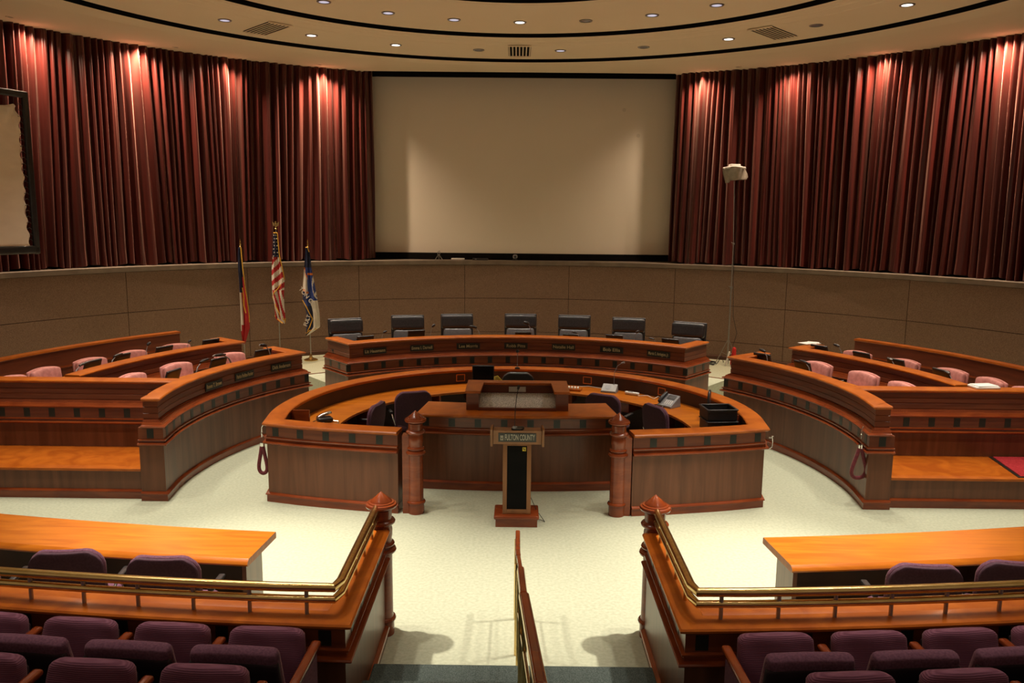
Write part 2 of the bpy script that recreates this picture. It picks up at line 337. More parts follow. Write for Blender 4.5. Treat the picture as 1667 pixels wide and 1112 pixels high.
# ------------------------------------------------------------------ curtains
def curtain(a0, a1, name, label, seed, edge):
    rnd = random.Random(seed); n = int(abs(a1-a0)*30); Z = [2.425, 2.44, 2.5, 2.62, 2.8, 3.2, 3.8, 4.5, 5.2, 5.9, 6.5, 6.9, 7.1, 7.45]
    L = abs(a1-a0); cent = []; a = 0
    while a < L: wd = rnd.uniform(.42, 1.25); cent.append((a, wd, rnd.uniform(.5, 1.15), rnd.uniform(-.22, .22), rnd.uniform(-.3, .3))); a += wd
    vs = []; k = len(Z)
    ph = [rnd.uniform(0, 6.28) for _ in range(8)]
    for i in range(n+1):
        u = L*i/n
        for z in Z:
            t = (7.3-z)/4.9
            uu = u + .55*t*sin(u*.22+ph[0]) + .22*t*sin(u*.9+ph[1])
            j = 0
            lo, hi = 0, len(cent)-1
            while lo < hi:
                mid = (lo+hi+1)//2
                if cent[mid][0] <= uu: lo = mid
                else: hi = mid-1
            c = cent[lo]; q = (uu-c[0])/c[1]; q = max(0, min(1, q))
            fold = c[2]*(sin(pi*q)**1.3)*(1+.35*c[4]*cos(2*pi*q))
            r = 11.49 - .165*fold + .02*sin(uu*2.1+ph[2]) + .012*sin(uu*9+ph[3]+z*.6) + .006*sin(uu*21+ph[4]-z*.9)
            if u < 1.2: r += .27*(1-u/1.2)
            if z < 2.8: r -= .03*(2.8-z)/.35*(.5+.5*sin(uu*3+ph[5]))
            zz = z + (.03*sin(uu*1.7+ph[6])*(1 if z < 2.6 else 0) + .018 if z < 2.6 else 0)
            p0 = at(a0+(a1-a0)*i/n, r, max(zz, 2.424)); vs.append(p0)
    fs = [(i*k+a, (i+1)*k+a, (i+1)*k+a+1, i*k+a+1) for i in range(n) for a in range(k-1)]
    if a1 < a0: fs = [f_[::-1] for f_ in fs]
    b = MB(); b.add(vs, fs); o = b.build(name, CURT, ang=180)
    so = o.modifiers.new('cloth', 'SOLIDIFY'); so.thickness = .006; so.offset = 1
    tag(o, label, 'curtain', 'pleated burgundy stage curtains'); return o
curtain(-18.9, -90, 'stage_curtain', 'tall pleated burgundy curtain hanging left of the big screen, behind the flags', 3, -1)
curtain(20.1, 88, 'stage_curtain', 'tall pleated burgundy curtain hanging right of the big screen, behind the light stand', 11, 1)
# ------------------------------------------------------------------ big screen
t = thing('projection_screen', 'huge pale projection screen on the back wall between the burgundy curtains', 'screen', (0, 22.35, 2.42), 0, None, True)
b = MB(); b.box(0, 21.97, 4.895, 8.6, .03, 4.59); b.build('screen_surface', SCREEN, t, False)
b = MB(); b.box(0, 21.95, 7.47, 8.8, .10, .56); b.build('upper_masking', BLACK, t, False)
b = MB(); b.box(0, 21.97, 2.512, 8.8, .06, .18); b.build('lower_masking', BLACK, t, False)
b = MB()
for x, z, r in ((2.78, 6.40, .05), (3.17, 5.74, .05)): b.lathe([(.0001, 0), (r, 0), (r, .004), (.0001, .004)], n=16, T=Matrix.Translation((x, 21.953, z)) @ Matrix.Rotation(pi/2, 4, 'X'))
b.build('smudge', GREYM, t)
# portable screen at the left edge
d = Vector((-.37, -.93, 0)).normalized(); o0 = Vector((-8.30, 14.0, 0))
t = thing('portable_screen', 'cream fabric projection screen laced in a black frame at the far left edge', 'screen', (o0.x, o0.y, 0), atan2(d.y, d.x), None)
# local x runs along the frame, local +y faces the well
b = MB()
b.rbox(3.9, .07, .11, .03, T=Matrix.Translation((1.95, 0, 5.535))); b.rbox(3.9, .07, .14, .03, T=Matrix.Translation((1.95, 0, 2.95)))
b.rbox(.115, .07, 2.72, .03, T=Matrix.Translation((.057, 0, 4.23))); b.rbox(.115, .07, 2.72, .03, T=Matrix.Translation((3.85, 0, 4.23)))
b.build('frame', BLACKP, t)
vs = []; nx, nz = 60, 60
for i in range(nx+1):
    for j in range(nz+1):
        u, v = i/nx, j/nz; x = .175+3.55*u; z = 3.02+2.32*v
        if i == 0: x += .022*sin(v*60)+.02
        if j == nz: z += .02*sin(u*60)
        c = math.exp(-((u-.03)**2+(v-1)**2)*60)
        y = .010*sin(u*5)+.05*c*sin(u*70+v*30)+.008*sin(v*17+u*9)+.03*math.exp(-((u)**2+(v)**2)*200)
        vs.append((x, y, z))
b = MB(); b.add(vs, [(i*(nz+1)+j, i*(nz+1)+j+1, (i+1)*(nz+1)+j+1, (i+1)*(nz+1)+j) for i in range(nx) for j in range(nz)])
fb = b.build('screen_fabric', SCREEN2, t); so = fb.modifiers.new('cloth', 'SOLIDIFY'); so.thickness = .006
b = MB()
for i in range(24): z = 3.1+.098*i; b.tube([(.115, 0, z), (.16, .006, z+.03), (.20, 0, z+.01)], .006, 5)
for i in range(20): x = .25+.18*i; b.tube([(x, 0, 5.48), (x+.02, 0, 5.34)], .006, 5)
b.build('lacing_rope', BLACKP, t)
b = MB()
for x in (.9, 3.2):
    b.tube([(x, -.04, 0.02), (x, -.04, 5.5)], .03, 8); b.box(x, -.04, .03, .08, 1.1, .05)
b.build('stand_legs', BLACKP, t)
# ------------------------------------------------------------------ panelled joinery
def wall_parts(t, path, style, top, thick=.20, capd=.33, z0=0., mx=False, bodym=VENEER, inlay_sp=.32, boards=True, inlay0=.2, skip=None, base=True, upath=None):
    """style 'tall' (upper boarding over an inlaid band) or 'low' (cap straight over the band)"""
    def P(prof, name, m, ang=30):
        b = MB(mx); b.sweep(upath if upath and name in ('upper_moulding', 'upper_boarding', 'cap') else path, prof); return b.build(name, m, t, ang=ang)
    L = top-1.32 if style == 'tall' else top-1.03
    if style == 'tall': zb0, zb1, zi0, zi1 = .725+L, .80+L, .80+L, .95+L
    else: zb0, zb1, zi0, zi1 = .755+L, .845+L, .845+L, .98+L
    h = zb1-zb0
    z1_ = z0+(.09 if base else 0); P([(0, z1_), (0, zb0+.01), (thick, zb0+.01), (thick, z1_)], 'panel', bodym)
    if base: P([(-.022, z0), (-.022, z0+.085), (-.034, z0+.09), (-.04, z0+.098), (-.034, z0+.108), (-.02, z0+.113), (-.004, z0+.12), (thick+.0, z0+.12), (thick, z0)], 'base_moulding', CHERRYD)
    P([(-.004, zb0), (-.038, zb0+.002), (-.05, zb0+.012), (-.052, zb0+.02), (-.046, zb0+.03), (-.012, zb0+.035), (-.008, zb1-.022), (-.028, zb1-.018), (-.030, zb1-.004), (-.012, zb1), (thick, zb1), (thick, zb0)], 'lower_moulding', CHERRYD)
    P([(-.004, zi0), (-.004, zi1), (thick, zi1), (thick, zi0)], 'inlay_band', VENEERH)
    # black squares set into the band
    b = MB(mx); pts = [Vector((x, y)) for x, y in path]; acc = inlay0; s = 0
    for i in range(len(pts)-1):
        a, c = pts[i], pts[i+1]; l = (c-a).length; dd = (c-a)/l; q = acc - s
        while q < l:
            pos = a+dd*q; nrm = Vector((-dd.y, dd.x)); cc = pos+nrm*.006
            if min(q, l-q) > .0 and not (skip and skip(pos)): b.box(cc.x, cc.y, (zi0+zi1)/2, .085, .026, (zi1-zi0)*.80, atan2(dd.y, dd.x))
            acc += inlay_sp; q = acc-s
        s += l
    b.build('inlay_pattern', INLAY, t, False)
    if style == 'tall':
        P([(-.004, zi1), (-.03, zi1+.004), (-.034, zi1+.014), (-.026, zi1+.024), (.0, zi1+.032), (.012, zi1+.050), (.016, zi1+.058), (.034, zi1+.060), (.036, zi1+.072), (.062, zi1+.074), (.066, zi1+.09), (thick, zi1+.09), (thick, zi1)], 'upper_moulding', CHERRYD)
        u0, u1 = zi1+.088, top-.042; pr = []; nb = 3; hh = (u1-u0)/nb
        for i in range(nb): pr += [(.075, u0+hh*i+.004), (.068, u0+hh*i+.012), (.068, u0+hh*(i+1)-.008), (.075, u0+hh*(i+1)-.002)]
        P([(.08, u0)]+pr+[(.08, u1), (thick, u1), (thick, u0)], 'upper_boarding', VENEERH)
        c0 = .035
    else: c0 = -.035
    P([(c0+.012, top-.045), (c0, top-.036), (c0-.012, top-.030), (c0-.016, top-.014), (c0-.006, top-.002), (c0+.01, top), (capd, top), (capd+.01, top-.01), (capd, top-.045)], 'cap', CHERRY)
def tabletop(t, path, w, z, th=.04, m=TOPW, name='worktop', mx=False):
    b = MB(mx); b.sweep(path, [(0, z-th), (-.008, z-th+.01), (-.008, z-.008), (.006, z), (w-.006, z), (w, z-.01), (w, z-th)]); return b.build(name, m, t)
def rev(p_): return p_[::-1]
# central ring desk
C1 = [(1.42, 9.391), (1.9, 9.465), (2.4, 9.565), (2.72, 9.641), (3.115, 9.76)]; CL = [(-x, y) for x, y in reversed(C1)]
RR = 3.185; path = C1 + carc(102.5, -102.5, RR, 150)[1:-1] + CL
t = thing('ring_desk', 'large round cherry wood clerks desk ring with open front, in the middle of the floor', 'desk', (0, CY0, 0), 0, None, True)
wall_parts(t, path, 'low', 1.03, .17, .19, inlay0=.25, inlay_sp=.345)
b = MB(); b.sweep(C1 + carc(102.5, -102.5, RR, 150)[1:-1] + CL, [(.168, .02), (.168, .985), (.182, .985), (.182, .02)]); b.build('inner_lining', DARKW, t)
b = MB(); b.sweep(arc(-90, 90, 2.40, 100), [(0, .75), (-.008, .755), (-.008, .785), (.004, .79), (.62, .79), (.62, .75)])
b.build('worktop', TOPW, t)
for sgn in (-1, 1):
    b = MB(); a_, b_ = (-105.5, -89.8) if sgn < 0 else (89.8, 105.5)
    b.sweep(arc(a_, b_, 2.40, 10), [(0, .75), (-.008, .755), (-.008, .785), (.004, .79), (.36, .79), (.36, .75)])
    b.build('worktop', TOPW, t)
    b = MB(); p0 = at(sgn*90.5, 2.88, 0); b.box(p0.x, p0.y, .70, .24, .03, .62, -RD(sgn*90)+pi/2); b.build('end_divider', CHERRYD, t, False)
for az in (-78, -56, -30, 30, 56, 78):
    b = MB(); p0 = at(az, 2.70, 0); b.box(p0.x, p0.y, .375, .03, .54, .75, -RD(az)); b.build('support_panel', CHERRYD, t, False)
for az in (-13, 16, 40): 
    b = MB(); p0 = at(az, 2.62, 0); b.box(p0.x, p0.y, .67, .50, .38, .15, -RD(az)); dr_ = b.build('drawer', CHERRYD, t, False, .004)
    b = MB(); p1 = at(az, 2.42, 0); b.box(p1.x, p1.y, .67, .12, .02, .015, -RD(az)); h_ = b.build('pull', BRASS, dr_, False); h_.location = (0, 0, 0)
b = MB()
for az in (-18.2, 23.5, 50): 
    p0 = at(az, 3.005, .89)
    for dx, dz, sx, sz in ((0, .055, .15, .012), (0, -.055, .15, .012), (-.07, 0, .012, .11), (.07, 0, .012, .11)):
        q = p0 + Vector((cos(RD(az))*dx, -sin(RD(az))*dx, dz)); b.box(q.x, q.y, q.z, sx, .012, sz, -RD(az))
b.build('outlet_frame', ORANGE, t, False)
# low wall with reading box that closes the ring
path = farc(-1.30, 1.34, 10.05, 20.3, 16)
t = thing('speaker_partition', 'low dark cherry wood wall with a wide shelf, behind the county lectern', 'partition', (0, 10.4, 0), 0, None, True)
wall_parts(t, path, 'low', 1.03, .20, .66, inlay0=.12, inlay_sp=.345)
t = thing('reading_box', 'raised wooden reading desk with grey felt slope, on the low wall behind the lectern', 'desk', (.02, 10.85, 1.03), 0)
b = MB(); b.box(-.60, 0, .115, .165, .70, .23); b.box(.60, 0, .115, .165, .70, .23); b.box(0, .30, .115, 1.05, .10, .23); b.box(0, -.345, .018, 1.04, .05, .036); b.build('side_boards', VENEERH, t, False, .004)
b = MB(); b.prism([(-.70, -.375), (-.49, -.375), (-.47, .20), (.47, .20), (.49, -.375), (.70, -.375), (.70, .375), (-.70, .375)], .23, .265); b.build('cap', CHERRY, t, False, .006)
b = MB(); b.add([(-.515, -.32, .02), (.515, -.32, .02), (.515, .245, .11), (-.515, .245, .11), (-.515, -.32, .003), (.515, -.32, .003), (.515, .245, .003), (-.515, .245, .003)], [(0, 1, 2, 3), (0, 4, 5, 1), (1, 5, 6, 2), (2, 6, 7, 3), (3, 7, 4, 0), (4, 7, 6, 5)]); b.build('felt_slope', FELT, t, False)
b = MB(); b.box(0, .235, .165, .24, .02, .075); b.build('steel_plate', PLATE, t, False, .004)
# turned posts
POST = [(.0001, 0), (.098, 0), (.098, .125), (.112, .132), (.115, .145), (.108, .158), (.094, .165), (.090, .18), (.088, .735), (.100, .742), (.118, .752), (.124, .768), (.118, .784), (.100, .792), (.094, .806), (.106, .812), (.110, .824), (.104, .836), (.088, .842), (.086, .875), (.092, .90), (.092, .955), (.086, .98), (.086, .995), (.104, 1.0), (.116, 1.012), (.118, 1.026), (.108, 1.04), (.088, 1.048), (.088, 1.128), (.104, 1.14), (.126, 1.150), (.134, 1.166), (.128, 1.182), (.112, 1.188), (.108, 1.196), (.092, 1.200), (.088, 1.208), (.0001, 1.285)]
def post(x, y, label, wing):
    t = thing('turned_post', label, 'post', (x, y, 0), 0, 'round cherry gate posts with conical tops')
    b = MB(); b.lathe([q for q in POST if q[1] < 1.13] + [(.0001, 1.13)], n=40); b.build('shaft', CHERRYD, t)
    b = MB(); b.lathe([(.0001, 1.126)] + [q for q in POST if q[1] > 1.13], n=40); b.build('conical_cap', CHERRYD, t, ang=25)
    if wing:
        b = MB(); b.box(wing*.115, .03, .49, .09, .14, .98); b.build('side_strip', CHERRYD, t, False)
post(-1.205, 9.42, 'turned cherry post ending the left front panel of the ring desk', -1)
post(1.245, 9.42, 'turned cherry post ending the right front panel of the ring desk', 1)
post(-1.135, 6.54, 'turned cherry post at the end of the left brass railing', 0)
post(1.195, 6.54, 'turned cherry post at the end of the right brass railing', 0)
# curved dais desk at the back
path = [tuple(at(-39.2, 5.72).xy)] + carc(-39.2, 39.4, 4.79, 70) + [tuple(at(39.4, 5.72).xy)]
t = thing('dais_desk', 'long curved cherry wood dais desk with seven black name plates, below the big screen', 'desk', (0, CY0+5, 0), 0, None, True)
wall_parts(t, path, 'tall', 1.31, .22, .27, inlay0=.25, inlay_sp=.345)
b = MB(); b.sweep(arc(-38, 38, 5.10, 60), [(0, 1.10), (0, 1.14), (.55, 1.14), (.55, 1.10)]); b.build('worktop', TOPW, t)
t = thing('dais_platform', 'raised carpeted platform under the seven black chairs behind the dais desk', 'platform', (0, CY0+5.6, 0), 0, None, True)
b = MB(); b.prism(arc(-38, 38, 5.03, 50)+rev(arc(-38, 38, 6.9, 50)), .001, .39); b.build('deck', CARPET, t, False)
b = MB(); b.sweep(rev(arc(-38, 38, 6.92, 50)), [(0, .0), (0, .40), (.03, .40), (.03, 0)]); b.build('edge_board', CHERRYD, t, False)
# name plates
NP = [(-29.4, 'Liz Hausmann'), (-20.6, 'Emma I. Darnell'), (-10.6, 'Lee Morris'), (0, 'Robb Pitts'), (10.9, 'Natalie Hall'), (21.5, 'Bob Ellis'), (32.3, 'Marvin S. Arrington, Jr.')]
NP = [(math.degrees(atan2(x, y-CY0)), s) for (x, y), s in zip([(-2.62, 14.62), (-1.8, 15.04), (-.93, 15.29), (-.01, 15.38), (.91, 15.29), (1.81, 15.03), (2.63, 14.61)], [q[1] for q in NP])]
def plate(az, r, z, s, label, group, wd=.45):
    p0 = at(az, r, z); t = thing('name_plate', label, 'name plate', p0, -RD(az), group)
    b = MB(); b.box(0, .0, 0, wd, .012, .118); b.build('backing', INLAY, t, False, .002)
    text_mesh(s, .085, t, GOLDT, Matrix.Translation((0, -.0075, 0)) @ Matrix.Rotation(pi/2, 4, 'X'), bold=.0006, wmax=min(wd*.88, .034*len(s)+.02))
for i, (az, s) in enumerate(NP): plate(az, 4.845, 1.125, s, 'black name plate on the dais desk front, %s of seven' % nth[i+1], 'name plates on the dais desk')
# wings: first curved desk, end partition, second desk, back wall, platform with step
def wing(sx):
    mx = sx > 0; side = 'right' if mx else 'left'
    def Q(p_): return p_
    X0 = .02 if mx else 0
    path = [(-4.71, 9.72)] + carc(-100.0, -51.5, 4.47, 60) + [tuple(at(-51.5, 5.38).xy)]
    t = thing('curved_desk', 'front curved cherry wood desk of the %s wing%s' % (side, ' with a rope hanging near its end' if mx else ' with three small name plates'), 'desk', (sx*4.6, 11.2, 0), 0, 'front curved desks of the two wings', True)
    wall_parts(t, path, 'tall', 1.32, .23, .245, mx=mx, inlay0=.15, inlay_sp=.30, upath=[(-4.665, 9.72)]+path[1:])
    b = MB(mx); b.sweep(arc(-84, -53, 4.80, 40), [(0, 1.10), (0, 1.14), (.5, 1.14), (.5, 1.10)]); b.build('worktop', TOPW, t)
    # end partition facing the camera
    path = [(-9.6, 10.74), (-4.70, 10.74)]
    t = thing('end_partition', 'straight inlaid cherry wood partition above the step of the %s wing' % side, 'partition', (sx*7, 10.8, .39), 0, 'end partitions of the two wings', True)
    wall_parts(t, path, 'tall', 1.32, .20, .24, z0=.396, mx=mx, inlay0=.12, inlay_sp=.345, base=False)
    # second row
    path = carc(-84.5, -52, 6.16, 50) + [tuple(at(-52, 6.95).xy)]
    t = thing('curved_desk', 'second curved cherry wood desk row of the %s wing, behind pink chairs' % side, 'desk', (sx*6.2, 12.5, .39), 0, 'second curved desks of the two wings', True)
    wall_parts(t, path, 'tall', 1.325, .20, .25, z0=.396, mx=mx, inlay0=.2, inlay_sp=.345)
    b = MB(mx); b.sweep(arc(-84, -54, 6.47, 40), [(0, 1.10), (0, 1.14), (.5, 1.14), (.5, 1.10)]); b.build('worktop', TOPW, t)
    # back wall
    path = arc(-86.8, -53, 8.20, 60)
    t = thing('wing_back_wall', 'low curved wooden back wall behind the last pink chairs of the %s wing' % side, 'partition', (sx*7.5, 13, 0), 0, 'low back walls of the two wings', True)
    b = MB(mx); b.sweep(path, [(0, .39), (0, 1.29), (.10, 1.29), (.10, .39)]); b.build('panel', VENEERH, t)
    b = MB(mx); b.sweep(path, [(-.02, .98), (-.03, .99), (-.02, 1.01), (.0, 1.02), (.05, 1.02), (.05, .98)]); b.build('chair_rail', CHERRYD, t)
    b = MB(mx); b.sweep(path, [(-.03, 1.285), (-.04, 1.30), (-.03, 1.325), (.14, 1.325), (.14, 1.285)]); b.build('cap', CHERRY, t)
    # platform
    t = thing('wing_platform', 'raised wooden platform with a wide step in front of the %s wing desks' % side, 'platform', (sx*6.5, 11, 0), 0, 'raised platforms of the two wings', True)
    b = MB(mx); b.prism(arc(-97, -57, 4.745, 40)[::-1]+[(-4.73, 9.80), (-9.6, 9.80)]+arc(-95, -57, 8.6, 40), .002, .36); b.build('riser', VENEER, t, False)
    b = MB(mx); b.prism([(-4.73, 9.775), (-9.6, 9.775), (-9.6, 10.76), (-4.73, 10.76)], .36, .395); b.build('step_board', CHERRY, t, False, .005)
    b = MB(mx); b.prism(arc(-92, -57, 4.745, 40)[::-1]+[(-4.73, 10.765), (-9.6, 10.765)]+arc(-93, -57, 8.6, 40), .36, .39); b.build('deck_carpet', CARPET, t, False)
    b = MB(mx); b.sweep([(-9.6, 9.80), (-4.70, 9.80)], [(-.022, 0), (-.022, .085), (-.034, .09), (-.04, .098), (-.034, .108), (-.02, .113), (-.004, .12), (.02, .12), (.02, 0)]); b.build('base_moulding', CHERRYD, t)
wing(-1); wing(1)
for az, z, s, lb in ((-77.3, 1.12, 'Renee T. Brown', 'nearest the camera'), (-68.1, 1.13, 'Patrice Perkins-Hooker', 'middle of three'), (-58.0, 1.14, 'Dick Anderson', 'farthest of three')):
    plate(az, 4.525, z, s, 'small dark name plate on the left wing desk front, ' + lb, 'name plates on the left wing desk', .42)
t = thing('step_mat', 'red carpet mat with dark edge on the right wing step', 'mat', (7.0, 10.4, .395), 0, None, True)
b = MB(); b.prism([(6.36, 9.83), (6.50, 10.72), (8.5, 10.72), (8.5, 9.83)], .396, .402); b.build('border', INLAY, t, False)
b = MB(); b.prism([(6.41, 9.86), (6.545, 10.70), (8.5, 10.70), (8.5, 9.86)], .399, .410); b.build('pile', MATR, t, False)
# ------------------------------------------------------------------ gallery front walls with brass rails
def ywall(x): return 33-sqrt(28.13**2-x*x)
def gallery(sx):
    mx = sx > 0; side = 'right' if mx else 'left'; off = .025 if mx else 0
    xs = [-6.4+(6.4-1.10-off)*i/24 for i in range(25)]; path = [(x, ywall(x)) for x in xs] + [(-1.10-off, 6.44)]
    t = thing('gallery_wall', 'low cherry wood wall carrying the %s brass railing in front of purple seats' % side, 'partition', (sx*3, 5.1, 0), 0, 'low gallery walls left and right of the aisle', True)
    wall_parts(t, path, 'low', .98, .12, .135, mx=mx, inlay0=.05, inlay_sp=.345)
    b = MB(mx); b.sweep([(x, ywall(x)) for x in xs if x < -1.25] + [(-1.24, ywall(1.24))], [(.137, .90), (.137, .955), (.145, .96), (.29, .96), (.30, .95), (.30, .90)]); b.build('inner_ledge', CHERRY, t)
    t = thing('brass_railing', '%s double brass railing on the low wooden gallery wall, ending at a turned post' % side, 'railing', (sx*3, 5.2, .97), 0, 'double brass railings of the gallery', True)
    D = .075
    rp = [(x, ywall(x)+D+.01) for x in xs if x < -1.35] + [(-1.19-off, ywall(1.19)+D+.02), (-1.165-off, ywall(1.17)+D+.12), (-1.165-off, 6.44)]
    for z, r, nm in ((1.165, .031, 'upper_rail'), (1.082, .027, 'lower_rail')):
        b = MB(mx); b.tube([(x, y, z) for x, y in rp], r, 14); b.build(nm, BRASS, t)
    pos = [(-1.37-.386*i, None) for i in range(14)]
    for x, _ in pos:
        y = ywall(x)+D+.01; b = MB(mx); b.tube([(x, y, .962), (x, y, 1.15)], .014, 8); b.lathe([(.0001, .968), (.02, .968), (.02, .975), (.011, .98)], (x, y, 0), 12); b.build('baluster', STEEL, t)
    for y in (5.25, 5.58, 5.91, 6.24):
        x = -1.165-off; b = MB(mx); b.tube([(x, y, .962), (x, y, 1.15)], .014, 8); b.build('baluster', BRASS, t)
gallery(-1); gallery(1)
# ------------------------------------------------------------------ aisle stairs and gallery floor
b = MB()
for k in range(14):
    ye = 5.81-.47*k; b.box(0, ye-.25-.12, (.15*(k+1))/2-.003, 2.17 if k < 2 else 2.4, .5+.24, .15*(k+1)-.006)
st = struct(b.build('trim_2', GREEN, None, False, .012))
b = MB()
for s in (-1, 1):
    b.box(s*4.2, 4.43, .1245, 6.2, .86, .249); b.box(s*4.25, 3.55, .2095, 6.1, .90, .419); b.box(s*4.25, 2.5, .3, 6.1, 1.1, .6); b.box(s*4.25, .9, .7, 6.1, 2.1, 1.4)
struct(b.build('trim_3', GREEN, None, False))
# centre handrail of the stairs
t = thing('stair_handrail', 'wooden topped brass handrail down the middle of the aisle stairs', 'handrail', (.05, 6.3, 0), 0, None, True)
HP = [(.031, 6.95, .79), (.031, 6.5, .80), (.052, 5.95, .885), (.07, 5.2, 1.045), (.135, 3.6, 1.366), (.15, 2.7, 1.64)]
def rail_box(pts, w_, h_, name, m, dz=0, bevel=.012):
    b = MB(); vs = []
    for x, y, z in pts: vs += [(x-w_/2, y, z-h_+dz), (x+w_/2, y, z-h_+dz), (x+w_/2, y, z+dz), (x-w_/2, y, z+dz)]
    fs = [(4*i+a, 4*i+(a+1) % 4, 4*(i+1)+(a+1) % 4, 4*(i+1)+a) for i in range(len(pts)-1) for a in range(4)]
    fs += [(3, 2, 1, 0), tuple(4*(len(pts)-1)+a for a in range(4))]
    fs = [f_[::-1] for f_ in fs]
    b.add(vs, fs); return b.build(name, m, t, False, bevel)
rail_box(HP[:2]+[(.035, 6.35, .82)], .042, .05, 'wood_grip', CHERRYD); rail_box([(.036, 6.33, .825), (.052, 5.95, .885)], .034, .045, 'wood_grip', CHERRYD)
rail_box([(.053, 5.93, .905), (.068, 5.25, 1.03)], .050, .055, 'wood_grip', CHERRYD); rail_box([(.070, 5.2, 1.05), (.135, 3.6, 1.375), (.15, 2.7, 1.65)], .056, .055, 'wood_grip', CHERRYD)
rail_box([(.070, 5.21, 1.042), (.135, 3.6, 1.367), (.15, 2.7, 1.642)], .072, .045, 'brass_channel', BRASS)
rail_box([(.053, 5.94, .893), (.068, 5.25, 1.018)], .058, .04, 'brass_channel', BRASS)
for x, y, z0, z1 in ((.031, 6.80, 0, .76), (.036, 6.2, 0, .80), (.05, 5.95, 0, .86), (.063, 5.30, .30, .98), (.085, 4.85, .45, 1.08), (.12, 4.0, .75, 1.25), (.14, 3.2, .9, 1.45)):
    b = MB(); b.tube([(x-.012, y, z0), (x-.012, y, z1)], .017, 10); b.build('post', BRASS, t)
b = MB(); b.tube([(.02, 6.80, .42), (.036, 6.2, .45), (.05, 5.6, .60), (.07, 4.9, .80), (.12, 3.6, 1.10)], .012, 8); b.build('lower_bar', BRASS, t)
# ------------------------------------------------------------------ near desks
def neardesk(sx):
    mx = sx > 0; side = 'right' if mx else 'left'; off = -.09 if mx else 0
    xs = [-7.6+(7.6-2.21+off)*i/16 for i in range(17)]
    t = thing('long_desk', 'long curved cherry wood table behind the %s brass railing, purple chairs tucked in' % side, 'desk', (sx*4.5, 6.8, 0), 0, 'long press tables behind the railings', True)
    def yy(x, d): return 33.6-sqrt((27.38-d)**2-x*x)
    path = [(x, yy(x, 0)) for x in xs]
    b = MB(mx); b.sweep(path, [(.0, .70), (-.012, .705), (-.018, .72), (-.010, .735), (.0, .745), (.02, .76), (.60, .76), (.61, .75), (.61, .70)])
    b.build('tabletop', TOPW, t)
    xe = xs[-1]-.07
    b = MB(mx); b.box(xe, yy(xe, .30), .352, .035, .52, .70, .07); b.build('end_panel', VENEER, t, False)
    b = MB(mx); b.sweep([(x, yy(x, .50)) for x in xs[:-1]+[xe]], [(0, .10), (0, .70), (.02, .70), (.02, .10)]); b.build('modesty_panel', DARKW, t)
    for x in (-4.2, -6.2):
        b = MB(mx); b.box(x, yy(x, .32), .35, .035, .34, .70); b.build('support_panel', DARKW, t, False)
    if not mx:
        b = MB(); b.box(-3.95, yy(-3.95, .48), .58, .10, .03, .08); b.build('outlet_plate', WHITE, t, False)
neardesk(-1); neardesk(1)
# ------------------------------------------------------------------ lectern
LECT = mat('lectern_wood', (.20, .075, .020), .35, noise=(8, 8, 1.2), col2=(.27, .105, .030))
t = thing('lectern', 'slim wooden lectern with black front panel and county name sign, standing alone in front', 'lectern', (.022, 9.16, 0), 0)
b = MB(); b.rbox(.53, .40, .05, .02, T=Matrix.Translation((0, 0, .115))); b.box(0, 0, .045, .49, .36, .09); b.build('base', CHERRYD, t)
b = MB(); b.box(-.140, 0, .57, .05, .26, .86); b.box(.140, 0, .57, .05, .26, .86); b.box(0, .115, .57, .24, .02, .86); b.box(0, 0, .17, .24, .25, .06); b.box(0, -.02, .985, .24, .22, .03); b.build('column', LECT, t, False, .004)
b = MB(); b.box(0, -.118, .585, .232, .012, .77); b.build('black_panel', BLACK, t, False)
b = MB()
b.add([(-.28, -.17, 1.0), (.28, -.17, 1.0), (.28, .17, 1.0), (-.28, .17, 1.0), (-.28, -.205, 1.172), (.28, -.205, 1.172), (.28, .20, 1.105), (-.28, .20, 1.105)], [(3, 2, 1, 0), (4, 5, 6, 7), (0, 1, 5, 4), (1, 2, 6, 5), (2, 3, 7, 6), (3, 0, 4, 7)]); b.build('top_box', LECT, t, False, .003)
for s in (-1, 1):
    b = MB(); b.prism([(-.19, .975), (.18, .975), (.215, 1.12), (.19, 1.14), (-.19, 1.208), (-.232, 1.19)], -.014, .014, Matrix.Translation((s*.297, 0, 0)) @ Matrix.Rotation(pi/2, 4, 'Z') @ Matrix.Rotation(pi/2, 4, 'X')); b.build('side_cheek', LECT, t, False, .006)
T0 = Matrix.Translation((0, -.193, 1.086)) @ Matrix.Rotation(pi/2+.20, 4, 'X')
b = MB(); b.add([(-.218, -.056, 0), (.218, -.056, 0), (.218, .056, 0), (-.218, .056, 0), (-.218, -.056, -.01), (.218, -.056, -.01), (.218, .056, -.01), (-.218, .056, -.01)], [(0, 1, 2, 3), (7, 6, 5, 4), (0, 4, 5, 1), (1, 5, 6, 2), (2, 6, 7, 3), (3, 7, 4, 0)], T0); sg = b.build('sign_plate', INLAY, t, False)
sg['label'] = 'black sign plate with white county name'
SGW = mat('sign_white', (.36, .33, .27), .6, noise=(5, 5, 5), col2=(.40, .37, .31))
tx = text_mesh('FULTON COUNTY', .103, sg, SGW, T0 @ Matrix.Translation((.028, 0, .002)), bold=.0015, wmax=.345)
b = MB()
for x, y, sx_, sy_ in ((-.178, -.022, .036, .006), (-.178, -.032, .036, .005), (-.178, .022, .036, .005), (-.192, .0, .006, .04), (-.164, .0, .006, .04), (-.178, .006, .012, .024)): b.box(x, y, 0, sx_, sy_, .004)
b.v = [tuple(T0 @ Matrix.Translation((0, 0, .002)) @ Vector(q)) for q in b.v]; b.build('emblem', SGW, sg, False)
b = MB(); b.box(.082, -.126, .93, .040, .004, .044); stk = b.build('yellow_sticker', YELLOW, t, False); 
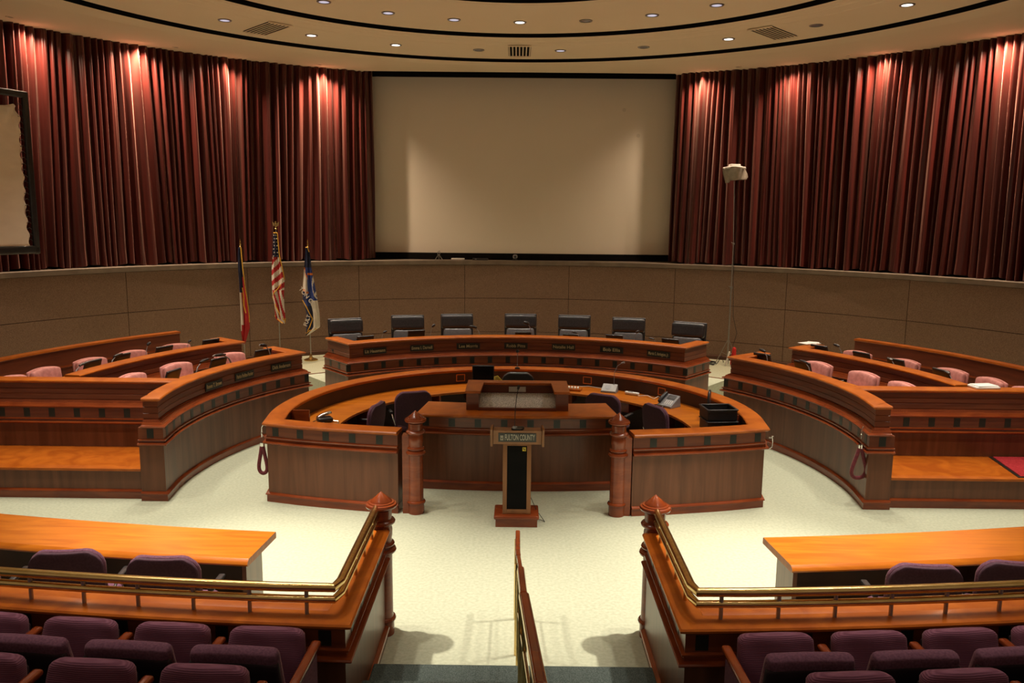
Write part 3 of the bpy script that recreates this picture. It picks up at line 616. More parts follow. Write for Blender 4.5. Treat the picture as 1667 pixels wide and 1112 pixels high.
b = MB(); b.box(.074, -.130, .936, .010, .004, .020); b.box(.088, -.130, .925, .012, .004, .014); b.box(.091, -.130, .942, .008, .004, .006); b.build('sticker_mark', INLAY, stk, False)
b = MB(); b.prism([(-.07, 0), (-.045, -.03), (.045, -.03), (.07, 0), (.04, .03), (-.04, .03)], 1.168, 1.19, Matrix.Translation((0, -.16, 0))); b.rbox(.10, .05, .03, .01, T=Matrix.Translation((.03, -.10, 1.18))); b.build('mic_cradle', BLACKP, t, False)
t2 = thing('gooseneck_microphone', 'tall gooseneck microphone rising from the lectern in front of the reading desk', 'microphone', (-.01, 9.0, 1.185), 0)
b = MB(); b.tube([(0, 0, 0), (0, 0, .05), (.004, .02, .2), (.02, .07, .36), (.035, .12, .44)], .0045, 6); b.build('gooseneck', BLACKP, t2)
b = MB(); b.lathe([(.0001, 0), (.030, 0), (.028, .022), (.012, .03), (.0001, .03)], n=16); b.build('base', GREYP, t2)
b = MB(); b.tube([(.034, .118, .435), (.044, .15, .475)], [.013, .017], 10); b.build('microphone_head', BLACKP, t2)
# ------------------------------------------------------------------ chairs
def star_base(t, z0=.0, h=.42, m=BLACKP):
    b = MB()
    for k in range(5):
        a = 2*pi*k/5+.3; b.tube([(0, 0, z0+.11), (.28*cos(a), .28*sin(a), z0+.075)], [.028, .018], 8)
    b.build('star_base', m, t)
    for k in range(5):
        a = 2*pi*k/5+.3; q = MB(); q.rbox(.05, .03, .06, .014, T=Matrix.Translation((.28*cos(a), .28*sin(a), z0+.031)) @ Matrix.Rotation(a, 4, 'Z')); q.build('caster', BLACKP, t)
    b = MB(); b.lathe([(.03, z0+.10), (.03, z0+.28), (.02, z0+.28), (.02, z0+h)], n=14); b.build('column', STEEL, t)
# black leather chair, sitter faces local -y
def black_chair():
    t = thing('executive_chair', 'x', 'chair'); star_base(t)
    T = Matrix.Translation((0, -.02, .47)); b = MB(); b.rbox(.56, .54, .12, .05, T=T); b.build('seat', LEATHERLIT, t)
    def bend(x, y, z): return (x, y-.30*x*x+.0, z)
    R_ = Matrix.Rotation(-.12, 4, 'X')
    b = MB(); b.rbox(.59, .13, .46, .05, lambda x, y, z: (x*(1-.05*(z/.23)), y-.35*x*x, z), T=Matrix.Translation((0, .215, .725)) @ Matrix.Rotation(-.25, 4, 'X')); b.build('backrest', LEATHERLIT, t)
    b = MB(); b.rbox(.645, .15, .275, .05, lambda x, y, z: (x, y-.3*x*x, z+.05*(.1-x*x)*(1 if z > 0 else 0)), nx=6, T=Matrix.Translation((0, .285, 1.078)) @ R_); b.build('headrest', LEATHER, t)
    b = MB(); b.rbox(.66, .05, .86, .02, lambda x, y, z: (x, y-.3*x*x, z), T=Matrix.Translation((0, .345, .80)) @ R_); b.build('back_shell', LEATHER, t)
    for s in (-1, 1):
        b = MB(); b.tube([(s*.31, .18, .50), (s*.33, .16, .68), (s*.33, -.16, .68), (s*.31, -.16, .48)], .022, 8); b.rbox(.07, .34, .035, .015, T=Matrix.Translation((s*.33, 0, .70))); b.build('armrest', BLACKP, t)
    return t
BC = Proto(black_chair())
for i, (x, y, z) in enumerate([(-3.27, 15.23, 1.61), (-2.19, 15.82, 1.61), (-1.2, 16.12, 1.6), (.08, 16.25, 1.64), (1.16, 16.13, 1.63), (2.25, 15.79, 1.62), (3.27, 15.23, 1.66)]):
    az = math.degrees(atan2(x, y-CY0)); q = at(az, 5.58, .39); jit = (4, -3, 2, 0, -2, 4, -8)[i]
    BC.place(q, -RD(az)*.6+RD(jit), 'black leather executive chair behind the dais desk, %s of seven' % nth[i+1], 'black leather chairs behind the dais desk')
# purple task chair, sitter faces local +y (back towards local -y)
def task_chair(nm, cm, sm, label='x', roundtop=.16, w_=.56, h_=.62, ztop=.96):
    t = thing(nm, label, 'chair'); star_base(t, 0, .42)
    def sh(x, y, z):
        top = h_/2; R_ = roundtop
        if z > top-R_:
            hw = w_/2-R_+sqrt(max(0, R_*R_-(z-(top-R_))**2)); x *= hw/(w_/2)
        return (x*(1+.06*(z/h_)), y+.55*x*x+.10*(z/h_)**2, z)
    zc = ztop-h_/2
    T = Matrix.Translation((0, -.24, zc)) @ Matrix.Rotation(.14, 4, 'X')
    b = MB(); b.rbox(w_, .045, h_, .02, sh, nx=8, nz=14, T=T @ Matrix.Translation((0, .035, 0))); b.build('backrest', cm, t)
    b = MB(); b.rbox(w_*.985, .03, h_*.985, .012, sh, nx=8, nz=14, T=T); b.build('back_shell', sm, t)
    b = MB(); b.rbox(.50, .48, .09, .04, T=Matrix.Translation((0, .04, .46))); b.build('seat', cm, t)
    for s in (-1, 1):
        b = MB(); b.tube([(s*.24, -.14, .44), (s*.31, -.17, .60), (s*.31, -.06, .655), (s*.31, .16, .655)], .012, 8); b.build('arm_bar', CHROME, t)
        b = MB(); b.rbox(.055, .27, .03, .013, T=Matrix.Translation((s*.31, .05, .668))); b.build('arm_pad', BLACKP, t)
    return t
TC = Proto(task_chair('task_chair', PURPLE, PURPLEB, ztop=1.0))
G1 = 'purple task chairs inside the ring desk'
for x, y, rz, lb in ((-2.14, 11.0, 1.38, 'purple task chair in the ring desk, far left and turned away'), (-1.60, 11.95, .35, 'purple task chair in the ring desk, left behind the turned post'), (1.40, 11.88, -.55, 'purple task chair in the ring desk, right of the reading desk'), (2.14, 11.12, -1.12, 'purple task chair in the ring desk, rightmost beside the black trays')):
    TC.place((x, y, 0), rz, lb, G1)
G2 = 'purple task chairs at the long tables'
for x, y, rz, lb in ((-4.35, 6.10, .1, 'purple task chair at the left long table, cut by the photo edge'), (-3.52, 6.12, .12, 'purple task chair at the left long table, nearest the white outlet'), (-2.70, 6.03, .0, 'purple task chair at the left long table, nearest its end'), (3.17, 6.05, -.06, 'purple task chair at the right long table, nearest its end'), (3.92, 6.12, -.12, 'purple task chair at the right long table, cut by the photo edge')):
    TC.place((x, y, 0), rz, lb, G2)
t = task_chair('task_chair', LEATHER, BLACKP, 'black rounded office chair inside the ring desk behind the reading desk', .16, .50, .62, 1.20); t.location = (.03, 12.5, 0)
# pink chairs, front of backrest towards local -y
def pink_chair():
    t = thing('pink_armchair', 'x', 'chair'); star_base(t)
    b = MB(); b.rbox(.52, .50, .13, .05, T=Matrix.Translation((0, -.03, .47))); b.build('seat', PINK, t)
    T = Matrix.Translation((0, .23, .57)) @ Matrix.Rotation(-.12, 4, 'X')
    b = MB(); b.rbox(.55, .10, .46, .045, lambda x, y, z: (x, y-.35*x*x, z+.03*(1-14*x*x)*(1 if z > 0 else 0)), nx=6, T=T); b.build('backrest', PINK, t)
    b = MB(); b.rbox(.57, .045, .475, .02, lambda x, y, z: (x, y-.35*x*x, z+.03*(1-14*x*x)*(1 if z > 0 else 0)), nx=6, T=Matrix.Translation((0, .30, .562)) @ Matrix.Rotation(-.12, 4, 'X')); b.build('back_shell', PINK, t)
    for s in (-1, 1):
        b = MB(); b.tube([(s*.27, .15, .48), (s*.30, .13, .63), (s*.30, -.15, .63), (s*.28, -.15, .46)], .02, 8); b.build('armrest', BLACKP, t)
    return t
PC = Proto(pink_chair())
near5 = ['farthest from the camera', 'second farthest', 'middle one', 'second nearest', 'nearest the partition']
for side, pts in (('left', [(-4.59, 13.43), (-5.07, 12.5), (-5.32, 11.67)]), ('right', [(4.72, 13.22), (5.11, 12.4), (5.33, 11.66)])):
    for i, (x, y) in enumerate(pts):
        az = math.degrees(atan2(x, y-CY0)); q = at(az, 5.62, .39)
        PC.place(q, -RD(az)+random.uniform(-.12, .12), 'pink upholstered chair behind the front desk of the %s wing, %s' % (side, ['farthest back', 'middle of three', 'nearest the camera'][i]), 'pink chairs behind the front wing desks')
for side, pts in (('left', [(-5.97, 14.34), (-6.37, 13.63), (-6.69, 12.88), (-6.92, 12.07), (-7.04, 11.41)]), ('right', [(5.93, 14.41), (6.39, 13.6), (6.73, 12.77), (6.92, 12.09), (7.04, 11.43)])):
    for i, (x, y) in enumerate(pts):
        az = math.degrees(atan2(x, y-CY0)); q = at(az, 7.22, .39)
        PC.place(q, -RD(az)+random.uniform(-.12, .12), 'pink chair behind the second desk of the %s wing, %s' % (side, near5[i]), 'pink chairs behind the second wing desks')
# ------------------------------------------------------------------ gallery seats
def gseat():
    t = thing('auditorium_seat', 'x', 'seat')
    def tp(x, y, z):                              # corners rounded, a little wider at the bottom
        top = .27; R_ = .045
        if z > top-R_: x *= (.235-R_+sqrt(max(0, R_*R_-(z-(top-R_))**2)))/.235
        return (x*(1+.20*(.5-z/.54)), y+.25*x*x+.006*sin(x*19+z*23)*(.3+abs(x)*2), z+.012*cos(x*6))
    T = Matrix.Translation((0, .055, .485)) @ Matrix.Rotation(-.24, 4, 'X')
    b = MB(); b.rbox(.47, .10, .54, .035, tp, nx=10, nz=16, T=T); b.build('seat_cushion', RIB, t)
    b = MB(); b.rbox(.45, .03, .46, .012, tp, nx=6, nz=6, T=T @ Matrix.Translation((0, .055, -.03))); b.build('seat_pan', DARKSH, t)
    T = Matrix.Translation((0, -.315, .575)) @ Matrix.Rotation(.26, 4, 'X')
    def bk(x, y, z): return (x*(1+.05*(.5-z/.64)), y-.22*x*x+.02, z+.10*x*x)
    b = MB(); b.rbox(.515, .095, .66, .042, bk, nx=8, nz=8, T=T); b.build('backrest', PURPLE, t)
    b = MB(); b.rbox(.52, .05, .60, .02, bk, nx=8, nz=8, T=T @ Matrix.Translation((0, -.032, -.035))); b.build('back_shell', DARKSH, t)
    b = MB(); b.box(.31, -.05, .20, .05, .28, .40); b.box(.31, -.05, .012, .12, .36, .024); b.build('pedestal', DARKSH, t, False, .006)
    arm(t, .31)
    return t
def arm(t, x):
    b = MB(); b.box(x, -.10, .42, .045, .36, .40); b.build('arm_standard', PURPLE, t, False, .01)
    b = MB(); b.rbox(.062, .50, .045, .018, T=Matrix.Translation((x, -.10, .64)) @ Matrix.Rotation(.03, 4, 'X')); b.build('armrest', CHERRYD, t)
GS = Proto(gseat())
rows = [('front row left of the aisle', 1, -1, [-1.57, -2.19, -2.81, -3.43]), ('front row right of the aisle', 1, 1, [1.67, 2.28, 2.89, 3.50]),
        ('second row left of the aisle', 2, -1, [-1.68, -2.32, -2.96]), ('second row right of the aisle', 2, 1, [1.84, 2.48, 3.12])]
for nm, rw, sx, xs in rows:
    for i, x in enumerate(xs):
        yb = (4.60 if rw == 1 else 3.87)+.016*x*x; z = .25 if rw == 1 else .42
        o = GS.place((x, yb, z), RD(-1.8*x*-1), 'purple folding seat, %s, %s' % (nm, ['at the aisle', 'second from aisle', 'third from aisle', 'fourth from aisle'][i]), 'purple folding seats of the gallery')
        if i == 0: end = o; 
        if i == 0 and sx > 0: arm(o, -.31)
# ------------------------------------------------------------------ microphones and small monitors on the desks
def mic_proto():
    t = thing('gooseneck_microphone', 'x', 'microphone')
    b = MB(); b.lathe([(.0001, 0), (.045, 0), (.045, .02), (.02, .035), (.0001, .035)], n=18); b.build('base', BLACKP, t)
    b = MB(); b.tube([(0, 0, .03), (.002, 0, .15), (.015, 0, .25), (.045, 0, .33)], .005, 6); b.build('gooseneck', GREYP, t)
    b = MB(); b.tube([(.04, 0, .322), (.05, 0, .338), (.075, 0, .36), (.10, 0, .372)], [.012, .026, .030, .018], 10); b.build('microphone_head', BLACKP, t)
    return t
MP = Proto(mic_proto())
def mic(az, r, dx, ztip, label, group, z0=1.14):
    """dx: signed sideways reach of the head seen from the middle of the well"""
    o = MP.place(at(az, r, z0), (-RD(az) + (0 if dx > 0 else pi)), label, group)
    k = abs(dx)/.075; o.scale = (max(.35, k), 1, (ztip-z0)/.372)
for i, (hz, z, bz, zb) in enumerate([(-28.6, 1.45, -29.5, 1.3), (-18, 1.53, -18.8, 1.3), (-9.7, 1.49, -7.9, 1.3), (2, 1.57, 3.3, 1.3), (12.5, 1.41, 13.8, 1.3), (26.4, 1.49, 25.6, 1.3), (29.3, 1.38, 30.6, 1.3)]):
    mic(bz, 5.18, (hz-bz)*.09, z-.02, 'gooseneck microphone on the dais desk, %s of seven' % nth[i+1], 'microphones on the dais desk')
G = 'microphones on the wing desks'
for bz, hz, z, r, lb in ((-74.7, -72.1, 1.40, 4.97, 'front desk of the left wing, nearest the camera'), (-65.6, -68.6, 1.43, 4.97, 'front desk of the left wing, middle of three'), (-56.1, -57.8, 1.46, 4.97, 'front desk of the left wing, farthest back'),
                         (-67.4, -66.5, 1.47, 6.62, 'second desk of the left wing, tallest one'), (-73.6, -71.6, 1.38, 6.62, 'second desk of the left wing, third from the back'), (-80.1, -77.6, 1.36, 6.62, 'second desk of the left wing, nearest the camera'), (-60.1, -59.4, 1.40, 6.62, 'second desk of the left wing, farthest back'),
                         (67.6, 65.6, 1.39, 4.97, 'front desk of the right wing, nearer one'), (57.2, 55.7, 1.44, 4.97, 'front desk of the right wing, farther one'),
                         (59.2, 57.7, 1.43, 6.62, 'second desk of the right wing, farthest back'), (68.5, 67.2, 1.36, 6.62, 'second desk of the right wing, middle of three'), (78.7, 77.3, 1.36, 6.62, 'second desk of the right wing, nearest the camera')):
    mic(bz, r, (hz-bz)*.09, z, 'gooseneck microphone, ' + lb, G)
def mon_proto():
    t = thing('desk_monitor', 'x', 'monitor')
    b = MB(); b.rbox(.34, .035, .20, .012, T=Matrix.Translation((0, .02, .115)) @ Matrix.Rotation(.35, 4, 'X')); b.build('casing', BLACKP, t)
    b = MB(); b.box(0, .07, .01, .18, .14, .02); b.build('stand', BLACKP, t, False, .004)
    b = MB(); b.box(.02, -.012, .165, .05, .004, .012, rx=.35); b.build('badge', WHITE, t, False)
    return t
MO = Proto(mon_proto())
def monitor(az, r, dz, label, group, turn=0, z0=1.14):
    o = MO.place(at(az, r, z0), -RD(az)+turn, label, group); o.scale = (1, 1, (dz)/.20)
for i, (az, z) in enumerate([(-32.5, .20), (-21.5, .25), (1.5, .19), (11.8, .17), (21.0, .20), (33, .21)]):
    monitor(az, 5.30, z, 'low black monitor on the dais desk, %s of six' % nth[i+1], 'monitors on the dais desk')
for az, r, lb in ((-80, 5.02, 'front desk of the left wing, nearest the camera'), (-68.1, 5.02, 'front desk of the left wing, middle'), (-57.3, 5.02, 'front desk of the left wing, farthest back'),
                  (-76.4, 6.66, 'second desk of the left wing, nearest the camera'), (-71.3, 6.66, 'second desk of the left wing, third from the back'), (-63.8, 6.66, 'second desk of the left wing, second from the back'), (-55.6, 6.66, 'second desk of the left wing, farthest back'),
                  (65, 5.02, 'front desk of the right wing, nearer one'), (55.4, 5.02, 'front desk of the right wing, farther one'),
                  (54.9, 6.66, 'second desk of the right wing, beside the papers'), (62.3, 6.66, 'second desk of the right wing, second from the back'), (68.3, 6.66, 'second desk of the right wing, third from the back'), (76.3, 6.66, 'second desk of the right wing, nearest the camera')):
    monitor(az, r, .215, 'low black monitor, ' + lb, 'monitors on the wing desks')
# ------------------------------------------------------------------ things on the ring desk
def place_thing(nm, lb, cat, loc, rz=0, group=None): return thing(nm, lb, cat, loc, rz, group)
Z = .79
t = place_thing('flat_monitor', 'black flat monitor standing on the ring desk left of the reading desk', 'monitor', (-.54, 12.98, Z), .0)
b = MB(); b.rbox(.36, .03, .30, .01, T=Matrix.Translation((0, 0, .235))); b.build('casing', BLACKP, t)
b = MB(); b.box(0, -.017, .24, .33, .004, .265); b.build('screen_panel', mat('dark_glass', (.006, .006, .008), .15), t, False)
b = MB(); b.lathe([(.0001, 0), (.11, 0), (.10, .015), (.03, .02), (.025, .10), (.0001, .10)], n=20); b.build('stand', BLACKP, t)
b = MB(); b.box(0, -.018, .095, .33, .004, .012); b.build('bezel_strip', GREYP, t, False)
t = place_thing('cable_bundle', 'looped yellow cables beside the black monitor on the ring desk', 'cable', (-.28, 12.95, Z))
b = MB()
for k in range(3): b.tube([(-.08, 0, .20-.02*k), (-.02, -.02, .22-.03*k), (.06, -.03, .14-.02*k), (.11+.02*k, -.05, .006)], .006, 6)
b.build('yellow_cord', YELLOW, t)
def stamp_rack(x, y, rz, n, lb):
    t = place_thing('stamp_rack', lb, 'rack', (x, y, Z), rz, 'wooden racks of white slips')
    wd = .05*n+.06; b = MB(); b.box(0, 0, .018, wd, .16, .036); b.build('tray', TOPW, t, False, .006)
    for i in range(n): q = MB(); q.rbox(.028, .12, .03, .008, T=Matrix.Translation((-wd/2+.055+.05*i, 0, .045)) @ Matrix.Rotation(.2, 4, 'Z')); q.build('slip', WHITE, t)
stamp_rack(.50, 13.08, -.05, 4, 'short wooden rack of four white slips on the ring desk')
stamp_rack(.87, 12.93, -.25, 7, 'long wooden rack of seven white slips on the ring desk')
GREYM2 = mat('satin_grey', (.30, .29, .28), .5, .2, noise=(9, 9, 9), col2=(.34, .33, .32))
t = place_thing('intercom', 'grey square intercom speaker with thin microphone on the ring desk', 'intercom', (1.52, 12.83, Z), -.35)
b = MB(); b.add([(-.13, -.09, 0), (.13, -.09, 0), (.13, .09, 0), (-.13, .09, 0), (-.12, -.085, .03), (.12, -.085, .03), (.12, .08, .12), (-.12, .08, .12)], [(3, 2, 1, 0), (4, 5, 6, 7), (0, 1, 5, 4), (1, 2, 6, 5), (2, 3, 7, 6), (3, 0, 4, 7)]); b.build('housing', GREYM2, t, False, .006)
b = MB(); b.lathe([(.0001, 0), (.05, 0), (.055, .004), (.0001, .004)], n=20, T=Matrix.Translation((-.02, -.005, .076)) @ Matrix.Rotation(.5, 4, 'X')); b.build('grille', GREYP, t)
b = MB(); b.tube([(.06, .06, .10), (.055, .08, .30), (.10, .10, .42), (.17, .12, .47)], .006, 6); b.tube([(.16, .118, .465), (.21, .12, .48)], [.013, .017], 8); b.build('microphone', GREYP, t)
t = place_thing('telephone_handset', 'white handset lying on the ring desk right of the intercom', 'handset', (1.86, 12.62, Z), -.6)
b = MB(); b.rbox(.24, .07, .045, .018, lambda x, y, z: (x, y, z+.25*x*x), T=Matrix.Translation((0, 0, .025))); b.build('body', WHITE, t); b = MB(); b.box(-.02, 0, .052, .08, .03, .006); b.build('button_strip', GREYP, t, False)
t = place_thing('cable_bundle', 'tangled pale cables lying along the back of the ring desk', 'cable', (2.1, 12.3, Z))
b = MB(); b.tube([(-.15, .22, .006), (-.02, .16, .03), (.06, .02, .008), (.14, .10, .03), (.24, -.08, .008), (.10, -.10, .01)], .007, 6); b.tube([(-.5, .62, .006), (-.9, .72, .05), (-1.2, .82, .01)], .005, 6); b.build('cord', WHITE, t)
t = place_thing('desk_telephone', 'grey and black desk telephone with display on the right of the ring desk', 'telephone', (2.30, 11.86, Z), -.85)
b = MB(); b.add([(-.12, -.12, 0), (.14, -.12, 0), (.14, .12, 0), (-.12, .12, 0), (-.12, -.12, .03), (.14, -.12, .03), (.14, .10, .17), (-.12, .10, .17)], [(3, 2, 1, 0), (4, 5, 6, 7), (0, 1, 5, 4), (1, 2, 6, 5), (2, 3, 7, 6), (3, 0, 4, 7)]); b.build('housing', GREYP, t, False, .008)
TT = Matrix.Translation((.03, 0, .102)) @ Matrix.Rotation(.566, 4, 'X')
b = MB(); b.rbox(.15, .10, .012, .005, T=TT @ Matrix.Translation((0, .055, 0))); b.build('display', BLACKP, t)
b = MB()
for i in range(4):
    for j in range(3): b.rbox(.02, .016, .012, .004, nx=1, ny=1, nz=1, T=TT @ Matrix.Translation((-.04+.035*i, -.03-.027*j, 0)))
b.build('keypad', WHITE, t)
b = MB(); b.rbox(.055, .23, .05, .02, lambda x, y, z: (x, y, z-.8*y*y), T=Matrix.Translation((-.10, -.01, .135)) @ Matrix.Rotation(.566, 4, 'X')); b.build('handset', BLACKP, t)
b = MB(); b.tube([(-.12, -.10, .02), (-.18, -.16, .01), (-.10, -.22, .01), (.02, -.17, .01), (.0, -.13, .02)], .008, 6); b.build('coiled_cord', BLACKP, t)
for i, (dz, lb) in enumerate(((0, 'lower'), (.13, 'upper'))):
    t = place_thing('document_tray', 'black document tray on the right end of the ring desk, %s of two' % lb, 'tray', (2.80+.02*i, 10.60-.03*i+.05*i, 1.035+dz*.75) if False else (2.72, 10.52+.03*i, .79+.157*i), .10, 'stacked black document trays')
    b = MB(); b.box(0, 0, .012, .40, .34, .02); b.box(-.195, 0, .075, .012, .34, .13); b.box(.195, 0, .075, .012, .34, .13); b.box(0, .165, .075, .40, .012, .13); b.box(0, -.165, .07, .40, .012, .12)
    b.build('shell', BLACKP, t, False, .004)
    b = MB()
    for dx, dy, sx_, sy_ in ((0, -.17, .42, .03), (0, .17, .42, .03), (-.2, 0, .03, .36), (.2, 0, .03, .36)): b.rbox(sx_, sy_, .018, .008, nx=1, ny=1, nz=1, T=Matrix.Translation((dx, dy, .147)))
    b.build('rim', BLACKP, t)
t = place_thing('standing_clock', 'dark upright oval panel standing behind the black trays', 'panel', (2.72, 11.08, Z), 1.25)
b = MB(); b.rbox(.30, .03, .40, .012, lambda x, y, z: (x*sqrt(max(.05, 1-max(0, z)**2/.05)), y, z), nx=6, nz=12, T=Matrix.Translation((0, 0, .22))); b.build('panel', BLACKP, t); b = MB(); b.box(0, .0, .012, .2, .12, .024); b.build('foot', BLACKP, t, False)
t = place_thing('desk_telephone', 'small black telephone with silver handset on the left of the ring desk', 'telephone', (-2.62, 10.72, Z), .5)
b = MB(); b.rbox(.20, .17, .06, .02, T=Matrix.Translation((0, 0, .035))); b.build('housing', BLACKP, t)
b = MB(); b.rbox(.21, .06, .04, .016, lambda x, y, z: (x, y, z-1.2*x*x), T=Matrix.Translation((.0, .02, .10)) @ Matrix.Rotation(-.3, 4, 'Y')); b.build('handset', CHROME, t)
b = MB(); b.tube([(.08, -.05, .02), (.16, -.12, .01), (.13, -.22, .012), (.0, -.20, .012), (-.05, -.1, .012)], .012, 6); b.build('cord', CHROME, t)
b = MB(); b.tube([(-.09, .02, .03), (-.2, -.02, .012), (-.3, -.10, .012)], .006, 6); b.build('cable', BLACKP, t)
mic2 = MP.place((.02, 13.50, 1.03), pi/2, 'gooseneck microphone on the rear rim of the ring desk behind the reading desk'); mic2.scale = (.3, 1, .85)
t = place_thing('paper_stack', 'white papers lying on the end of the right wing second desk', 'paper', (5.45, 14.72, 1.325), .7)
b = MB()
for i, (dx, rz) in enumerate(((0, 0), (.05, .3), (-.06, -.2))): b.box(dx, .02*i, .005+.006*i, .30, .21, .005, rz)
b.build('sheets', WHITE, t, False)
t = place_thing('folded_papers', 'flat white packet on top of the right end partition', 'paper', (6.46, 10.93, 1.32), .06)
b = MB(); b.rbox(.34, .22, .035, .012, T=Matrix.Translation((0, 0, .018))); b.build('packet', WHITE, t); b = MB(); b.rbox(.30, .19, .012, .005, T=Matrix.Translation((0, 0, .042)) @ Matrix.Rotation(.1, 4, 'Z')); b.build('top_sheet', WHITE, t)
# ------------------------------------------------------------------ velvet ropes
def rope(p0, sag, wd, lb, dirv):
    t = thing('velvet_rope', lb, 'rope', p0, 0, 'looped maroon velvet ropes on chrome hooks')
    d_ = Vector(dirv).normalized(); pts = []
    for i in range(21):
        a = -pi*.5+2*pi*i/20; u = i/20
        x = wd*sin(2*pi*u)*(.35+.65*sin(pi*u)) ; z = -sag*(sin(pi*u)**.8) - .07
        pts.append(d_*(-x)+Vector((0, 0, z)))
    b = MB(); b.tube(pts[1:-1], .024, 10); b.build('rope_loop', ROPE, t)
    b = MB(); b.tube([pts[1]+Vector((0, 0, .045)), pts[1]-Vector((0, 0, .01))], .022, 10); b.tube([pts[-2]+Vector((0, 0, .045)), pts[-2]-Vector((0, 0, .01))], .022, 10); b.tube([(0, 0, -.06), (0, 0, -.03), (0, 0, .02)], .009, 8); b.build('ferrule', CHROME, t)
    b = MB(); b.tube([(0, 0, .0), (0, 0, .07), d_*.02+Vector((0, 0, .10))], .007, 8); b.lathe([(.0001, -.012), (.016, -.008), (.016, .008), (.0001, .012)], n=10); b.build('hook', CHROME, t)
rope((4.33, 9.80, .95), .50, .125, 'maroon velvet rope looped on the near end of the right wing desk', (1, .25, 0))
rope((-3.20, 9.83, .87), .46, .065, 'maroon velvet rope looped on the left corner of the ring desk', (1, -.1, 0))
t = thing('wall_hook', 'small chrome hook on the right corner of the ring desk', 'hook', (3.205, 9.80, .80), 0, 'spare chrome rope hooks')
b = MB(); b.tube([(-.03, 0, .09), (.015, 0, .09), (.02, 0, .03), (.015, 0, -.03), (-.015, 0, -.05)], .008, 8); b.build('hook_bar', CHROME, t); b = MB(); b.lathe([(.0001, 0), (.016, .004), (.016, .012), (.0001, .016)], (.018, 0, .10), 10); b.build('knob', CHROME, t)
# ------------------------------------------------------------------ flags
def flag(X0, Y0, ztop, outline, pat, fringe, label, finial, mats):
    """outline: (z, xl, xr) rows from the top, room metres"""
    t = thing('flag', label, 'flag', (X0, Y0, 0), 0, 'flags on brass topped poles')
    b = MB(); b.tube([(0, 0, .05), (0, 0, ztop)], .014, 10); b.build('pole', STEEL, t)
    b = MB(); b.lathe([(.0001, 0), (.17, 0), (.17, .02), (.13, .04), (.06, .06), (.035, .10), (.03, .16), (.0001, .16)], n=28); b.build('floor_base', BRASS, t)
    b = MB(); nu, nv = 28, 80; vs = []; uv = []
    for j in range(nv+1):
        v = j/nv; zt, zb = outline[0][0], outline[-1][0]; z = zt+(zb-zt)*v
        for k in range(len(outline)-1):
            if outline[k][0] >= z >= outline[k+1][0]: break
        q = (outline[k][0]-z)/max(1e-6, outline[k][0]-outline[k+1][0]); xl = outline[k][1]+q*(outline[k+1][1]-outline[k][1]); xr = outline[k][2]+q*(outline[k+1][2]-outline[k][2])
        for i in range(nu+1):
            u = i/nu; x = xl+(xr-xl)*u
            y = -.05 - .05*sin(pi*u)+ .035*sin(u*11+v*3)*min(1, v*4) + .015*sin(u*23-v*5)
            vs.append((x, y, z))
    for j in range(nv):
        for i in range(nu):
            b.add([], [], None); b.f.append((j*(nu+1)+i, (j+1)*(nu+1)+i, (j+1)*(nu+1)+i+1, j*(nu+1)+i+1)); b.m.append(pat((i+.5)/nu, (j+.5)/nv))
    b.v = vs; cl_ = b.build('cloth', mats, t); so = cl_.modifiers.new('cloth', 'SOLIDIFY'); so.thickness = .008
    b = MB()
    for line in fringe:
        pts = []
        for u, v in line:
            i, j = min(nu, int(u*nu)), min(nv, int(v*nv)); p_ = vs[j*(nu+1)+i]; pts.append((p_[0], p_[1]-.012, p_[2]))
        b.tube(pts, .013, 6)
    b.build('gold_fringe', GOLDF, t)
    b = MB()
    if finial == 'eagle':
        b.lathe([(.0001, 0), (.03, .01), (.035, .03), (.02, .05), (.0001, .06)], (0, 0, ztop), 14)
        b.rbox(.05, .05, .10, .02, T=Matrix.Translation((0, 0, ztop+.11)))
        for s in (-1, 1): b.prism([(0, .06), (s*.07, .10), (s*.085, .20), (s*.03, .15)], -.008, .008, Matrix.Translation((0, 0, ztop)) @ Matrix.Rotation(pi/2, 4, 'X'))
        b.rbox(.03, .05, .035, .014, T=Matrix.Translation((0, -.01, ztop+.185)))
    else:
        b.lathe([(.0001, 0), (.02, .005), (.03, .03), (.02, .05), (.012, .06), (.026, .09), (.020, .14), (.0001, .23)], (0, 0, ztop), 14)
    b.build('finial', BRASS, t); return t, vs, nu
K = .01518
def ol(rows, xp, X0, yz): return [(3.36-(y-365)*.01525, (a-xp)*K, (c-xp)*K) for y, a, c in rows]
def pus(u, v):
    if v < .26: return 0
    s = (v*1.0-.26)*17 + (u-.3)*1.9*(1 if v < .62 else -1.4)
    if v > .62: s = (u*5.2 - v*7+20)
    return 1 if int(math.floor(s)) % 2 == 0 else 2
tf, vs, nu = flag(-5.85, 19.62, 3.22, ol([(379, 451, 457.5), (400, 449.5, 459), (417, 448, 460), (435, 445.6, 463.6), (453, 444.7, 466), (476, 444.7, 463.8), (494, 447.5, 463.6), (516, 448.5, 465), (524, 461, 464.5)], 454, 0, 0), pus,
     [[(1, k/12) for k in range(0, 7)]+[(.62, .60), (.3, .66), (0, .70)], [(0, .70), (.25, .80), (.62, .9), (.95, .97)], [(1, .94), (.98, .99)], [(0, .92), (.3, .96), (.7, .99)], [(.2, 0), (.5, .01), (.9, .0)]],
     'striped red and white flag with starred navy corner, middle of the three flags', 'eagle', [FNAVY, FRED, FWHITE])
b = MB()
for j in range(7):
    for i in range(2):
        p_ = vs[(2+j*3)*(nu+1)+int(nu*(.25+.42*i+.12*(j % 2)))]; b.lathe([(.0001, 0), (.016, 0), (.016, .004), (.0001, .004)], n=5, T=Matrix.Translation((p_[0], p_[1]-.012, p_[2])) @ Matrix.Rotation(pi/2, 4, 'X'))
cl_ = [c for c in kids(tf) if c.name.startswith('cloth')][0]
